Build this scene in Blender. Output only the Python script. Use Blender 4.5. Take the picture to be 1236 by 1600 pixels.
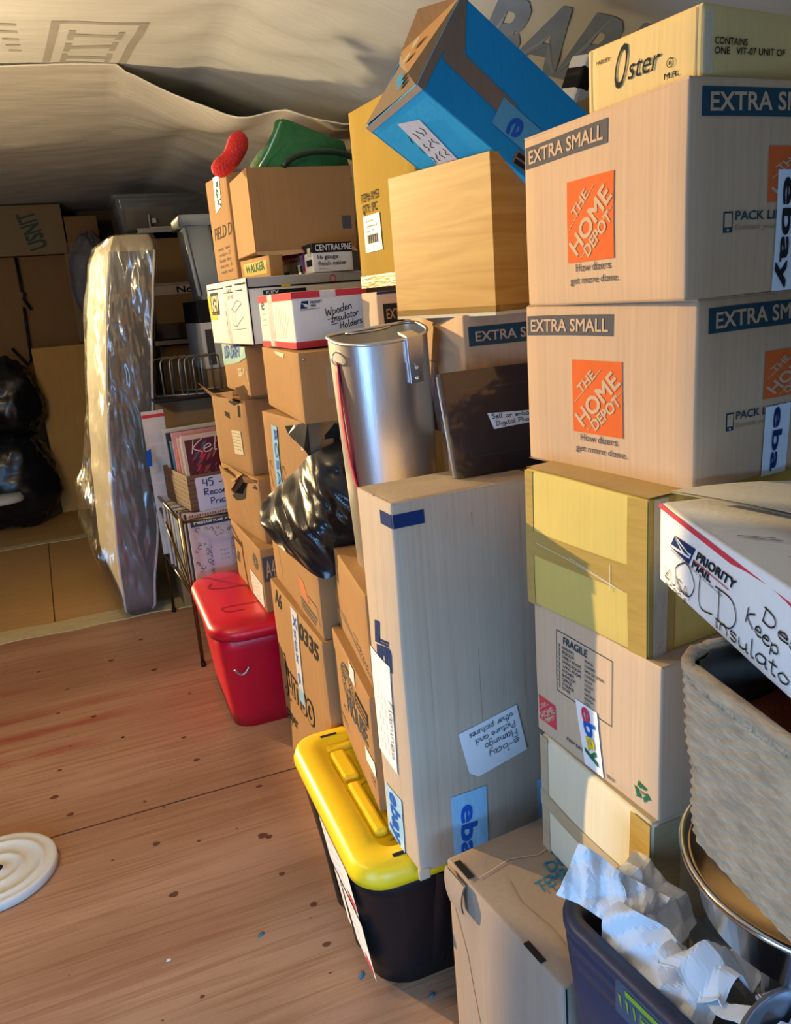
import bpy, math, random
from mathutils import Vector, Matrix, noise
R = random.Random(7)
C = bpy.context.scene.collection
SC = bpy.context.scene
for o in list(bpy.data.objects):
    bpy.data.objects.remove(o)
PI = math.pi

# ------------------------------------------------------------------ camera
cam = bpy.data.cameras.new('camera'); camo = bpy.data.objects.new('camera', cam); C.objects.link(camo)
yw, pit, rl = 0.355, 0.268, -0.0801
fw = Vector((math.sin(yw) * math.cos(pit), math.cos(yw) * math.cos(pit), -math.sin(pit)))
rt = Vector((math.cos(yw), -math.sin(yw), 0)); up = rt.cross(fw)
r2 = math.cos(rl) * rt + math.sin(rl) * up; u2 = -math.sin(rl) * rt + math.cos(rl) * up
M = Matrix((r2, u2, -fw)).transposed().to_4x4(); M.translation = Vector((0, 0, 1.454))
camo.matrix_world = M
cam.sensor_fit = 'HORIZONTAL'; cam.sensor_width = 36.0; cam.lens = 36.0 * 1219.1 / 1236.0
cam.clip_start = 0.02
SC.cycles.diffuse_bounces = 2
SC.camera = camo
SC.view_settings.view_transform = 'Standard'; SC.view_settings.look = 'None'
SC.view_settings.gamma = 1.0; SC.view_settings.exposure = 0.0
try: SC.view_settings.use_curve_mapping = False
except Exception: pass

# ------------------------------------------------------------------ world and light
W = bpy.data.worlds.new('world'); SC.world = W; W.use_nodes = True
bg = W.node_tree.nodes['Background']; bg.inputs[0].default_value = (0.45, 0.68, 1.0, 1); bg.inputs[1].default_value = 0.12

def light(name, kind, loc, energy, col, aim=None, **kw):
    d = bpy.data.lights.new(name, kind); d.energy = energy; d.color = col
    for k, v in kw.items(): setattr(d, k, v)
    o = bpy.data.objects.new(name, d); C.objects.link(o); o.location = loc
    if aim is not None:
        o.rotation_euler = (Vector(aim) - Vector(loc)).to_track_quat('-Z', 'Y').to_euler()
    return o
# low evening sun through the unseen left side opening
SUND = Vector((0.52, -0.84, -0.155))
light('sun', 'SUN', (-4, 8, 3), 6.7, (1.0, 0.71, 0.34), aim=Vector((-4, 8, 3)) + SUND, angle=0.012)
# daylight in the entrance behind and left of the viewer
light('entrance_daylight', 'AREA', (-1.48, -0.15, 0.85), 42.0, (0.26, 0.54, 1.0), aim=(0.6, 0.75, 0.60), shape='RECTANGLE', size=0.9, size_y=1.2)
light('rear_door_sky', 'AREA', (-0.3, -4.2, 2.6), 660.0, (0.24, 0.52, 1.0), aim=(0.3, 1.0, 0.2), shape='RECTANGLE', size=3.0, size_y=2.2)
# added warm fill standing for bounce light, out of frame on the left
light('added_warm_fill', 'POINT', (-0.95, 1.95, 2.00), 38.0, (1.0, 0.76, 0.42), shadow_soft_size=0.10)
light('added_ceiling_uplight', 'SPOT', (-0.60, 2.75, 1.15), 66.0, (1.0, 0.80, 0.48), aim=(-0.25, 2.95, 2.4), spot_size=2.5, spot_blend=0.7, shadow_soft_size=0.08)  # added uplight to brighten the ceiling, no fixture stands there

# ------------------------------------------------------------------ materials
MATS = {}
def mat(name, col, rough=0.7, bdist=0.01, metal=0.0, var=0.08, scale=6.0, stretch=(1, 1, 1), bump=0.0, bscale=None, spec=0.5, coat=0.0, alpha=1.0, trans=0.0):
    if name in MATS: return MATS[name]
    m = bpy.data.materials.new(name); m.use_nodes = True; MATS[name] = m
    nt = m.node_tree; N = nt.nodes; L = nt.links
    b = N['Principled BSDF']
    b.inputs['Roughness'].default_value = rough; b.inputs['Metallic'].default_value = metal
    b.inputs['Specular IOR Level'].default_value = spec
    b.inputs['Coat Weight'].default_value = coat; b.inputs['Alpha'].default_value = alpha
    b.inputs['Transmission Weight'].default_value = trans
    tc = N.new('ShaderNodeTexCoord'); mp = N.new('ShaderNodeMapping'); mp.inputs['Scale'].default_value = stretch
    L.new(tc.outputs['Object'], mp.inputs['Vector'])
    nz = N.new('ShaderNodeTexNoise'); nz.inputs['Scale'].default_value = scale; nz.inputs['Detail'].default_value = 6
    L.new(mp.outputs[0], nz.inputs['Vector'])
    mx = N.new('ShaderNodeMix'); mx.data_type = 'RGBA'
    mx.inputs[6].default_value = (*[max(0, c * (1 - var * 1.6)) for c in col], 1)
    mx.inputs[7].default_value = (*[min(1, c * (1 + var * 1.6)) for c in col], 1)
    L.new(nz.outputs['Fac'], mx.inputs[0]); L.new(mx.outputs[2], b.inputs['Base Color'])
    if bump:
        n2 = N.new('ShaderNodeTexNoise'); n2.inputs['Scale'].default_value = bscale or scale * 3; n2.inputs['Detail'].default_value = 5
        L.new(mp.outputs[0], n2.inputs['Vector'])
        bp = N.new('ShaderNodeBump'); bp.inputs['Strength'].default_value = bump; bp.inputs['Distance'].default_value = bdist
        L.new(n2.outputs['Fac'], bp.inputs['Height']); L.new(bp.outputs[0], b.inputs['Normal'])
    return m

def card(name, col, flute=0.05, rough=0.72):
    """corrugated board: faint vertical flute lines, mottling, scuffs"""
    if name in MATS: return MATS[name]
    m = mat(name, col, max(rough, .8), var=0.05, scale=9, spec=0.12)
    nt = m.node_tree; N = nt.nodes; L = nt.links; b = N['Principled BSDF']
    tc = N.new('ShaderNodeTexCoord'); mp = N.new('ShaderNodeMapping'); mp.inputs['Scale'].default_value = (150, 150, 1.2)
    L.new(tc.outputs['Object'], mp.inputs['Vector'])
    nz = N.new('ShaderNodeTexNoise'); nz.inputs['Scale'].default_value = 1.0; nz.inputs['Detail'].default_value = 3
    L.new(mp.outputs[0], nz.inputs['Vector'])
    mx = [n for n in N if n.type == 'MIX'][0]
    m2 = N.new('ShaderNodeMix'); m2.data_type = 'RGBA'; m2.blend_type = 'MULTIPLY'; m2.inputs[0].default_value = 1
    mr = N.new('ShaderNodeMapRange'); mr.inputs[3].default_value = 1 - flute * 2.2; mr.inputs[4].default_value = 1 + flute * 2.2
    L.new(nz.outputs['Fac'], mr.inputs[0]); L.new(mx.outputs[2], m2.inputs[6]); L.new(mr.outputs[0], m2.inputs[7])
    L.new(m2.outputs[2], b.inputs['Base Color'])
    bp = N.new('ShaderNodeBump'); bp.inputs['Strength'].default_value = 0.10; bp.inputs['Distance'].default_value = 0.004
    L.new(nz.outputs['Fac'], bp.inputs['Height']); L.new(bp.outputs[0], b.inputs['Normal'])
    return m

KRAFT = card('kraft_board', (0.50, 0.335, 0.205))
KRAFT_O = card('orange_kraft_board', (0.35, 0.19, 0.078))
KRAFT_P = card('pale_kraft_board', (0.52, 0.385, 0.26))
KRAFT_D = card('brownish_shaded_kraft_board', (0.31, 0.232, 0.17), 0.05)  # brownish board, darkened to carry the tall carton's shadow in its colour
KRAFT_G = card('greyish_kraft_board', (0.48, 0.375, 0.27), 0.07)
MANILA = card('manila_board', (0.56, 0.43, 0.12), 0.02)
CREAMB = card('cream_board', (0.62, 0.56, 0.40), 0.02)
WHITEB = card('white_board', (0.74, 0.73, 0.70), 0.01, 0.5)
GREYIN = card('grey_inside_board', (0.56, 0.54, 0.48), 0.03)
MUSTARD = card('mustard_board', (0.37, 0.23, 0.028), 0.03)
OSTERB = card('oster_board', (0.68, 0.48, 0.19), 0.02)
BLUEC = card('blue_board', (0.012, 0.25, 0.52), 0.03, 0.5)
LBLUEC = card('light_blue_board', (0.05, 0.48, 0.78), 0.03, 0.5)
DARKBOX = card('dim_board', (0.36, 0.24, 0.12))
INK = mat('black_ink', (0.018, 0.018, 0.02), 0.8, var=0.05, scale=40, spec=0.1)
GREYINK = mat('grey_ink', (0.085, 0.082, 0.085), 0.8, var=0.05, scale=40, spec=0.1)
TEALINK = mat('teal_ink', (0.02, 0.055, 0.075), 0.8, var=0.05, scale=40, spec=0.1)
ORANGE = mat('orange_ink', (0.62, 0.115, 0.025), 0.8, var=0.05, scale=40, spec=0.1)
PINKRED = mat('red_ink', (0.60, 0.05, 0.07), 0.8, var=0.05, scale=40, spec=0.1)
BLUEINK = mat('blue_ink', (0.015, 0.10, 0.45), 0.8, var=0.05, scale=40, spec=0.1)
NAVY = mat('navy_ink', (0.012, 0.03, 0.11), 0.8, var=0.05, scale=40, spec=0.1)
CYANINK = mat('cyan_ink', (0.03, 0.17, 0.27), 0.8, var=0.05, scale=40, spec=0.1)
GREENINK = mat('green_ink', (0.02, 0.13, 0.06), 0.8, var=0.05, scale=40, spec=0.1)
YELINK = mat('yellow_ink', (0.70, 0.50, 0.02), 0.8, var=0.05, scale=40, spec=0.1)
PURPINK = mat('magenta_ink', (0.55, 0.03, 0.25), 0.8, var=0.05, scale=40, spec=0.1)
FADED = mat('faded_ink', (0.33, 0.22, 0.13), 0.8, var=0.05, scale=40, spec=0.1)
PAPER = mat('white_paper', (0.78, 0.78, 0.78), 0.6, var=0.03, scale=12, bump=0.05)
PAPERP = mat('pinkish_paper', (0.74, 0.62, 0.60), 0.6, var=0.03, scale=12)
TAPE = mat('tan_packing_tape', (0.40, 0.27, 0.07), 0.22, var=0.12, scale=14, stretch=(1, 1, 6), bump=0.12, bscale=30, spec=0.6)
TAPEG = mat('grey_tan_tape', (0.42, 0.33, 0.19), 0.25, var=0.12, scale=14, stretch=(1, 1, 6), bump=0.12, bscale=30, spec=0.6)
TAPEB = mat('pale_blue_tape', (0.30, 0.56, 0.76), 0.3, var=0.12, scale=22, stretch=(3, 3, 1), bump=0.1)
TAPEC = mat('aqua_tape', (0.33, 0.60, 0.58), 0.3, var=0.15, scale=22)
TAPEW = mat('white_tape', (0.66, 0.72, 0.78), 0.3, var=0.06, scale=22)
CLEART = mat('clear_tape', (0.75, 0.76, 0.74), 0.12, var=0.1, scale=20, bump=0.3, bscale=60, alpha=0.35, spec=0.9)
BLACKP = mat('black_plastic', (0.006, 0.006, 0.008), 0.42, var=0.1, scale=5, spec=0.3)
BAGP = mat('glossy_black_film', (0.008, 0.009, 0.012), 0.24, var=0.1, scale=5, bump=0.14, bscale=10, spec=0.5)
REDP = mat('red_plastic', (0.62, 0.002, 0.022), 0.34, var=0.05, scale=5, spec=0.5)
YELP = mat('yellow_plastic', (0.92, 0.60, 0.008), 0.38, var=0.05, scale=9, spec=0.5)
NAVYP = mat('dark_navy_plastic', (0.030, 0.037, 0.075), 0.42, var=0.06, scale=6, spec=0.5)
METAL = mat('brushed_aluminium', (0.74, 0.74, 0.75), 0.36, metal=1.0, var=0.10, scale=5, stretch=(6, 6, 0.6), bump=0.06, bscale=60)
STEEL = mat('polished_steel', (0.70, 0.69, 0.67), 0.16, metal=1.0, var=0.08, scale=6)
WIRE = mat('grey_wire', (0.45, 0.45, 0.45), 0.35, metal=0.8, var=0.05)
BRASSY = mat('dark_brass_tube', (0.16, 0.11, 0.05), 0.3, metal=0.9, var=0.1)
DARK = mat('dark_material', (0.022, 0.018, 0.015), 0.9, var=0.1, spec=0.1)
WHITEP = mat('off_white_plastic', (0.70, 0.67, 0.58), 0.45, var=0.05, scale=8)
GREYP = mat('grey_blue_plastic', (0.30, 0.34, 0.37), 0.35, var=0.06)
REDCLOTH = mat('red_cloth', (0.62, 0.02, 0.015), 0.75, var=0.2, scale=60, bump=0.6, bscale=120)
GREENF = mat('green_felt', (0.008, 0.12, 0.035), 0.8, var=0.25, scale=30, bump=0.4, bscale=90)
STRAP = mat('red_strap', (0.45, 0.02, 0.05), 0.6, var=0.1, scale=40)
RUST = mat('rust_cloth', (0.32, 0.06, 0.02), 0.8, var=0.3, scale=18, bump=0.5)

def film(name, fac, rough, bump=0.5, scale=6.0, stretch=(1, 1, 1), bdist=0.03, tint=(1, 1, 1)):
    """thin clear plastic: mostly see-through, with a wrinkled sheen"""
    m = bpy.data.materials.new(name); m.use_nodes = True; MATS[name] = m; nt = m.node_tree; N = nt.nodes; L = nt.links
    N.remove(N['Principled BSDF']); out = N['Material Output']
    tr = N.new('ShaderNodeBsdfTransparent'); tr.inputs[0].default_value = (.96, .96, .95, 1)
    gl = N.new('ShaderNodeBsdfGlossy'); gl.inputs[0].default_value = (*tint, 1); gl.inputs['Roughness'].default_value = rough
    mx = N.new('ShaderNodeMixShader'); mx.inputs[0].default_value = fac
    tc = N.new('ShaderNodeTexCoord'); mp = N.new('ShaderNodeMapping'); mp.inputs['Scale'].default_value = stretch; mp.inputs['Rotation'].default_value = (0, .6, .3)
    nz = N.new('ShaderNodeTexNoise'); nz.inputs['Scale'].default_value = scale; nz.inputs['Detail'].default_value = 3
    bp = N.new('ShaderNodeBump'); bp.inputs['Strength'].default_value = bump; bp.inputs['Distance'].default_value = bdist
    L.new(tc.outputs['Object'], mp.inputs[0]); L.new(mp.outputs[0], nz.inputs['Vector']); L.new(nz.outputs['Fac'], bp.inputs['Height']); L.new(bp.outputs[0], gl.inputs['Normal'])
    L.new(tr.outputs[0], mx.inputs[1]); L.new(gl.outputs[0], mx.inputs[2]); L.new(mx.outputs[0], out.inputs['Surface']); return m

# ------------------------------------------------------------------ mesh builder
class MB:
    def __init__(s): s.v = []; s.f = []; s.m = []; s.mats = []; s.sm = []
    def mi(s, m):
        if m not in s.mats: s.mats.append(m)
        return s.mats.index(m)
    def face(s, pts, m, smooth=False):
        b = len(s.v); s.v += [tuple(p) for p in pts]; s.f.append(tuple(range(b, b + len(pts)))); s.m.append(s.mi(m)); s.sm.append(smooth)
    def raw(s, vs, fs, m, smooth=False):
        b = len(s.v); s.v += [tuple(p) for p in vs]; k = s.mi(m)
        for f in fs: s.f.append(tuple(b + i for i in f)); s.m.append(k); s.sm.append(smooth)
    def box(s, a, b, m, M=None):
        x0, y0, z0 = a; x1, y1, z1 = b
        vs = [Vector(p) for p in ((x0,y0,z0),(x1,y0,z0),(x1,y1,z0),(x0,y1,z0),(x0,y0,z1),(x1,y0,z1),(x1,y1,z1),(x0,y1,z1))]
        if M is not None: vs = [M @ p for p in vs]
        s.raw(vs, ((0,3,2,1),(4,5,6,7),(0,1,5,4),(1,2,6,5),(2,3,7,6),(3,0,4,7)), m)
    def grid(s, fn, nu, nv, m, smooth=True, closeu=False):
        vs = []; fs = []
        for j in range(nv + 1):
            for i in range(nu if closeu else nu + 1): vs.append(fn(i / nu, j / nv))
        w = nu if closeu else nu + 1
        for j in range(nv):
            for i in range(nu):
                i2 = (i + 1) % w if closeu else i + 1
                fs.append((j * w + i, j * w + i2, (j + 1) * w + i2, (j + 1) * w + i))
        s.raw(vs, fs, m, smooth)
    def tube(s, pts, r, m, n=8, closed=False):
        pts = [Vector(p) for p in pts]; k = len(pts); vs = []; fs = []; a = None
        for i, p in enumerate(pts):
            t = (pts[(i + 1) % k] if closed or i < k - 1 else p) - (pts[i - 1] if closed or i > 0 else p)
            t.normalize()
            if a is None: a = t.orthogonal().normalized()
            else: a = (a - t * a.dot(t)).normalized()
            b = t.cross(a)
            for q in range(n):
                an = 2 * PI * q / n; vs.append(p + (a * math.cos(an) + b * math.sin(an)) * r)
        for i in range(k if closed else k - 1):
            for q in range(n):
                i2 = (i + 1) % k
                fs.append((i * n + q, i * n + (q + 1) % n, i2 * n + (q + 1) % n, i2 * n + q))
        if not closed: fs += [tuple(range(n - 1, -1, -1)), tuple((k - 1) * n + q for q in range(n))]
        s.raw(vs, fs, m, True)
    def lathe(s, prof, m, n=40, c=(0, 0, 0), M=None):
        vs = []; fs = []
        for r, z in prof:
            for q in range(n):
                an = 2 * PI * q / n; p = Vector((c[0] + r * math.cos(an), c[1] + r * math.sin(an), c[2] + z))
                vs.append(M @ p if M is not None else p)
        for i in range(len(prof) - 1):
            for q in range(n): fs.append((i * n + q, i * n + (q + 1) % n, (i + 1) * n + (q + 1) % n, (i + 1) * n + q))
        s.raw(vs, fs, m, True)
    def loft(s, rings, m, cap0=True, cap1=True, smooth=True):
        n = len(rings[0]); vs = [p for r in rings for p in r]; fs = []
        for i in range(len(rings) - 1):
            for q in range(n): fs.append((i * n + q, i * n + (q + 1) % n, (i + 1) * n + (q + 1) % n, (i + 1) * n + q))
        if cap0: fs.append(tuple(range(n - 1, -1, -1)))
        if cap1: fs.append(tuple((len(rings) - 1) * n + q for q in range(n)))
        s.raw(vs, fs, m, smooth)
    def build(s, name, parent=None, loc=None, rot=None, bevel=0, auto=35, subsurf=0):
        me = bpy.data.meshes.new(name); me.from_pydata(s.v, [], s.f)
        for m in s.mats: me.materials.append(m)
        for p, k, q in zip(me.polygons, s.m, s.sm): p.material_index = k; p.use_smooth = q
        me.update()
        o = bpy.data.objects.new(name, me); C.objects.link(o)
        if parent is not None: o.parent = parent
        if loc is not None: o.location = loc
        if rot is not None: o.rotation_euler = rot
        if bevel:
            b = o.modifiers.new('bevel', 'BEVEL'); b.width = bevel; b.segments = 2; b.limit_method = 'ANGLE'; b.angle_limit = math.radians(40)
        if subsurf:
            b = o.modifiers.new('sub', 'SUBSURF'); b.levels = subsurf; b.render_levels = subsurf
        return o

def tag(o, label, cat, group=None):
    o['label'] = label; o['category'] = cat
    if group: o['group'] = group
    return o
def struct(o): o['kind'] = 'structure'; return o
def empty(name, loc, rz=0):
    o = bpy.data.objects.new(name, None); C.objects.link(o); o.location = loc; o.rotation_euler = (0, 0, rz); o.empty_display_size = 0.05
    return o

# ------------------------------------------------------------------ lettering
_TC = {}
def glyphs(txt, bold=0.0):
    key = (txt, bold)
    if key in _TC: return _TC[key]
    cu = bpy.data.curves.new('t', 'FONT'); cu.body = txt; cu.size = 1; cu.resolution_u = 3; cu.offset = bold
    o = bpy.data.objects.new('t', cu); C.objects.link(o)
    dg = bpy.context.evaluated_depsgraph_get(); me = o.evaluated_get(dg).to_mesh()
    vs = [(v.co.x, v.co.y) for v in me.vertices]; fs = [tuple(p.vertices) for p in me.polygons]
    o.evaluated_get(dg).to_mesh_clear(); bpy.data.objects.remove(o); bpy.data.curves.remove(cu)
    _TC[key] = (vs, fs); return _TC[key]
CAP = max(v[1] for v in glyphs('H')[0])

# small single-stroke hand for handwriting: letter -> (advance, polylines)
HW = {
 'a': (.6, [[(.5,.5),(.25,.55),(.05,.25),(.2,0),(.45,.2),(.5,.5),(.48,.1),(.6,0)]]), 'b': (.55, [[(.1,1),(.08,0)],[(.08,.3),(.35,.5),(.45,.2),(.25,0),(.08,.1)]]),
 'c': (.5, [[(.45,.45),(.2,.5),(.05,.2),(.2,0),(.48,.1)]]), 'd': (.6, [[(.45,.4),(.2,.5),(.05,.2),(.2,0),(.45,.2)],[(.5,1),(.47,.1),(.58,0)]]),
 'e': (.5, [[(.05,.25),(.42,.32),(.3,.52),(.08,.35),(.1,.05),(.3,0),(.5,.12)]]), 'f': (.4, [[(.4,.9),(.25,1),(.18,.6),(.15,-.2)],[(0,.5),(.38,.52)]]),
 'g': (.6, [[(.48,.42),(.2,.5),(.06,.22),(.22,0),(.46,.2)],[(.5,.5),(.48,-.2),(.25,-.35),(.08,-.2)]]), 'h': (.58, [[(.1,1),(.08,0)],[(.08,.3),(.3,.5),(.45,.3),(.46,0)]]),
 'i': (.25, [[(.1,.5),(.1,0),(.2,.02)],[(.12,.72),(.13,.76)]]), 'k': (.5, [[(.1,1),(.08,0)],[(.42,.5),(.1,.22),(.45,0)]]), 'l': (.28, [[(.12,1),(.1,.05),(.24,0)]]),
 'm': (.85, [[(.08,.5),(.07,0)],[(.07,.3),(.25,.5),(.36,.3),(.36,0)],[(.36,.3),(.55,.5),(.68,.3),(.7,0)]]), 'n': (.58, [[(.08,.5),(.07,0)],[(.07,.3),(.28,.5),(.44,.3),(.46,0)]]),
 'o': (.55, [[(.25,.5),(.05,.3),(.15,.02),(.38,.05),(.48,.3),(.25,.5)]]), 'p': (.55, [[(.1,.5),(.07,-.35)],[(.09,.35),(.32,.52),(.46,.25),(.3,0),(.09,.08)]]),
 'r': (.42, [[(.08,.5),(.07,0)],[(.07,.28),(.2,.48),(.38,.46)]]), 's': (.45, [[(.4,.45),(.15,.5),(.1,.32),(.35,.18),(.3,0),(.05,.05)]]), 't': (.4, [[(.2,.85),(.17,.1),(.35,0)],[(.02,.55),(.38,.58)]]),
 'u': (.58, [[(.08,.5),(.1,.08),(.28,0),(.44,.2),(.45,.5),(.46,.08),(.56,0)]]), 'w': (.75, [[(.05,.5),(.15,0),(.33,.4),(.5,0),(.65,.5)]]), 'x': (.5, [[(.06,.5),(.42,0)],[(.42,.5),(.06,0)]]),
 'y': (.55, [[(.06,.5),(.12,.1),(.4,.1)],[(.45,.5),(.38,-.2),(.1,-.35)]]), 'A': (.7, [[(.05,0),(.32,1),(.6,0)],[(.15,.38),(.5,.38)]]), 'C': (.65, [[(.55,.85),(.3,1),(.05,.5),(.25,0),(.58,.12)]]),
 'D': (.7, [[(.12,.95),(.1,0)],[(.02,.98),(.45,.9),(.6,.45),(.4,.02),(.05,0)]]), 'F': (.6, [[(.12,1),(.08,0)],[(.1,1),(.55,1)],[(.1,.55),(.45,.55)]]), 'H': (.7, [[(.1,1),(.08,0)],[(.55,1),(.53,0)],[(.08,.5),(.55,.52)]]),
 'I': (.5, [[(.25,1),(.22,0)],[(.05,1),(.45,1)],[(.02,0),(.42,0)]]), 'K': (.62, [[(.1,1),(.08,0)],[(.55,1),(.1,.45),(.58,0)]]), 'L': (.55, [[(.12,1),(.1,0),(.5,.02)]]), 'O': (.75, [[(.35,1),(.05,.6),(.15,.05),(.5,.02),(.68,.5),(.5,.95),(.35,1)]]),
 'P': (.6, [[(.12,1),(.08,0)],[(.02,.95),(.45,.95),(.5,.6),(.1,.45)]]), 'R': (.65, [[(.12,1),(.08,0)],[(.02,.95),(.45,.95),(.5,.6),(.1,.5),(.55,0)]]), 'S': (.55, [[(.48,.88),(.2,1),(.1,.7),(.45,.35),(.35,.02),(.05,.08)]]),
 'T': (.6, [[(.28,1),(.25,0)],[(.02,1),(.58,1)]]), 'U': (.65, [[(.08,1),(.1,.15),(.3,0),(.52,.2),(.55,1)]]), 'W': (.9, [[(.05,1),(.2,0),(.42,.7),(.6,0),(.82,1)]]), 'X': (.6, [[(.05,1),(.5,0)],[(.52,1),(.05,0)]]),
 '4': (.6, [[(.1,1),(.08,.5),(.5,.5)],[(.45,1),(.43,0)]]), '5': (.6, [[(.5,1),(.12,1),(.1,.6),(.45,.55),(.4,.05),(.08,.05)]]), '-': (.45, [[(.05,.3),(.4,.32)]]), '.': (.2, [[(.08,0),(.1,.03)]]), ' ': (.4, []),
 '2': (.55, [[(.08,.8),(.3,1),(.45,.7),(.05,0),(.5,0)]]), 'M': (.85, [[(.06,0),(.12,1),(.4,.3),(.7,1),(.76,0)]]), 'B': (.6, [[(.1,1),(.08,0)],[(.05,1),(.45,.9),(.1,.52),(.5,.3),(.05,0)]]),
}
def smoothline(pl, k=4):
    if len(pl) < 3: return pl
    out = []
    P = [pl[0]] + list(pl) + [pl[-1]]
    for i in range(1, len(P) - 2):
        p0, p1, p2, p3 = P[i-1], P[i], P[i+1], P[i+2]
        for j in range(k):
            t = j / k
            out.append(tuple(0.5 * (2*b + (c-a)*t + (2*a-5*b+4*c-d)*t*t + (3*b-a-3*c+d)*t**3) for a, b, c, d in zip(p0, p1, p2, p3)))
    out.append(pl[-1]); return out

class Face:
    """maps (s, t) on one side of a thing to a local point just outside its surface"""
    def __init__(s, o, u, v, disp=None):
        s.o = Vector(o); s.u = Vector(u); s.v = Vector(v); s.n = s.u.cross(s.v).normalized(); s.d = disp
    def __call__(s, a, b, e=0.0):
        p = s.o + s.u * a + s.v * b
        if s.d: p = p + s.d(p)
        return p + s.n * e

def quad(mb, F, pts, m, e=0.0008, sub=1):
    if len(pts) == 2:
        (a, b), (c, d) = pts; pts = [(a, b), (c, b), (c, d), (a, d)]
    if len(pts) != 4:
        mb.face([F(a, b, e) for a, b in pts], m); return
    p = pts
    A = sum(p[i][0]*p[(i+1) % 4][1] - p[(i+1) % 4][0]*p[i][1] for i in range(4))
    if A < 0: p = [p[0], p[3], p[2], p[1]]
    def fn(i, j):
        a = [(1-i)*p[0][k] + i*p[1][k] for k in (0, 1)]; b = [(1-i)*p[3][k] + i*p[2][k] for k in (0, 1)]
        return F((1-j)*a[0] + j*b[0], (1-j)*a[1] + j*b[1], e)
    mb.grid(fn, sub, sub, m, False)
def text(mb, F, txt, P0, PU, PV, m, bold=0.012, e=0.0012, fit=None):
    """P0 baseline start, PU baseline end, PV cap height above the start (face coordinates)"""
    vs, fs = glyphs(txt)
    w = fit or max(v[0] for v in vs); x0 = 0 if fit else min(v[0] for v in vs); w -= x0
    U = ((PU[0]-P0[0]) / w, (PU[1]-P0[1]) / w); V = ((PV[0]-P0[0]) / CAP, (PV[1]-P0[1]) / CAP)
    for k, (dx, dy) in enumerate(((-1, -1), (1, -1), (1, 1), (-1, 1)) if bold > 0 else ((0, 0),)):
        mb.raw([F(P0[0] + (x+dx*bold-x0)*U[0] + (y+dy*bold)*V[0], P0[1] + (x+dx*bold-x0)*U[1] + (y+dy*bold)*V[1], e + k*.00002) for x, y in vs], fs, m)
def hand(mb, F, txt, P0, PU, PV, m, lw=0.0012, e=0.0012):
    x = 0; strokes = []
    for ch in txt:
        adv, ls = HW.get(ch, (.5, [[(.1,.5),(.3,0),(.4,.4)]]))
        for l in ls: strokes.append(smoothline([(x + a + R.uniform(-.02, .02), b + R.uniform(-.03, .03)) for a, b in l]))
        x += adv
    for l in strokes:
        q = [(P0[0] + (PU[0]-P0[0])*a/x + (PV[0]-P0[0])*b, P0[1] + (PU[1]-P0[1])*a/x + (PV[1]-P0[1])*b) for a, b in l]
        ribbon(mb, F, q, lw, m, e)
def ribbon(mb, F, q, lw, m, e=0.0012):
    vs = []; fs = []
    for i, p in enumerate(q):
        a = q[max(0, i-1)]; b = q[min(len(q)-1, i+1)]; dx, dy = b[0]-a[0], b[1]-a[1]; d = math.hypot(dx, dy) or 1
        nx, ny = -dy/d*lw/2, dx/d*lw/2
        vs += [F(p[0]+nx, p[1]+ny, e), F(p[0]-nx, p[1]-ny, e)]
    for i in range(len(q)-1): fs.append((2*i, 2*i+1, 2*i+3, 2*i+2))
    mb.raw(vs, fs, m)
def scribble(mb, F, s0, s1, t, h, m, n=9, lw=0.001, e=0.0012, dirn=None):
    """a line of illegible handwriting"""
    q = []
    for i in range(n * 3):
        f = i / (n * 3 - 1); q.append((s0[0] + (s1[0]-s0[0])*f, s0[1] + (s1[1]-s0[1])*f + R.uniform(-.5, .5)*h))
    for k in range(0, len(q) - 3, 5): ribbon(mb, F, smoothline(q[k:k+4], 3), lw, m, e)

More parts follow.
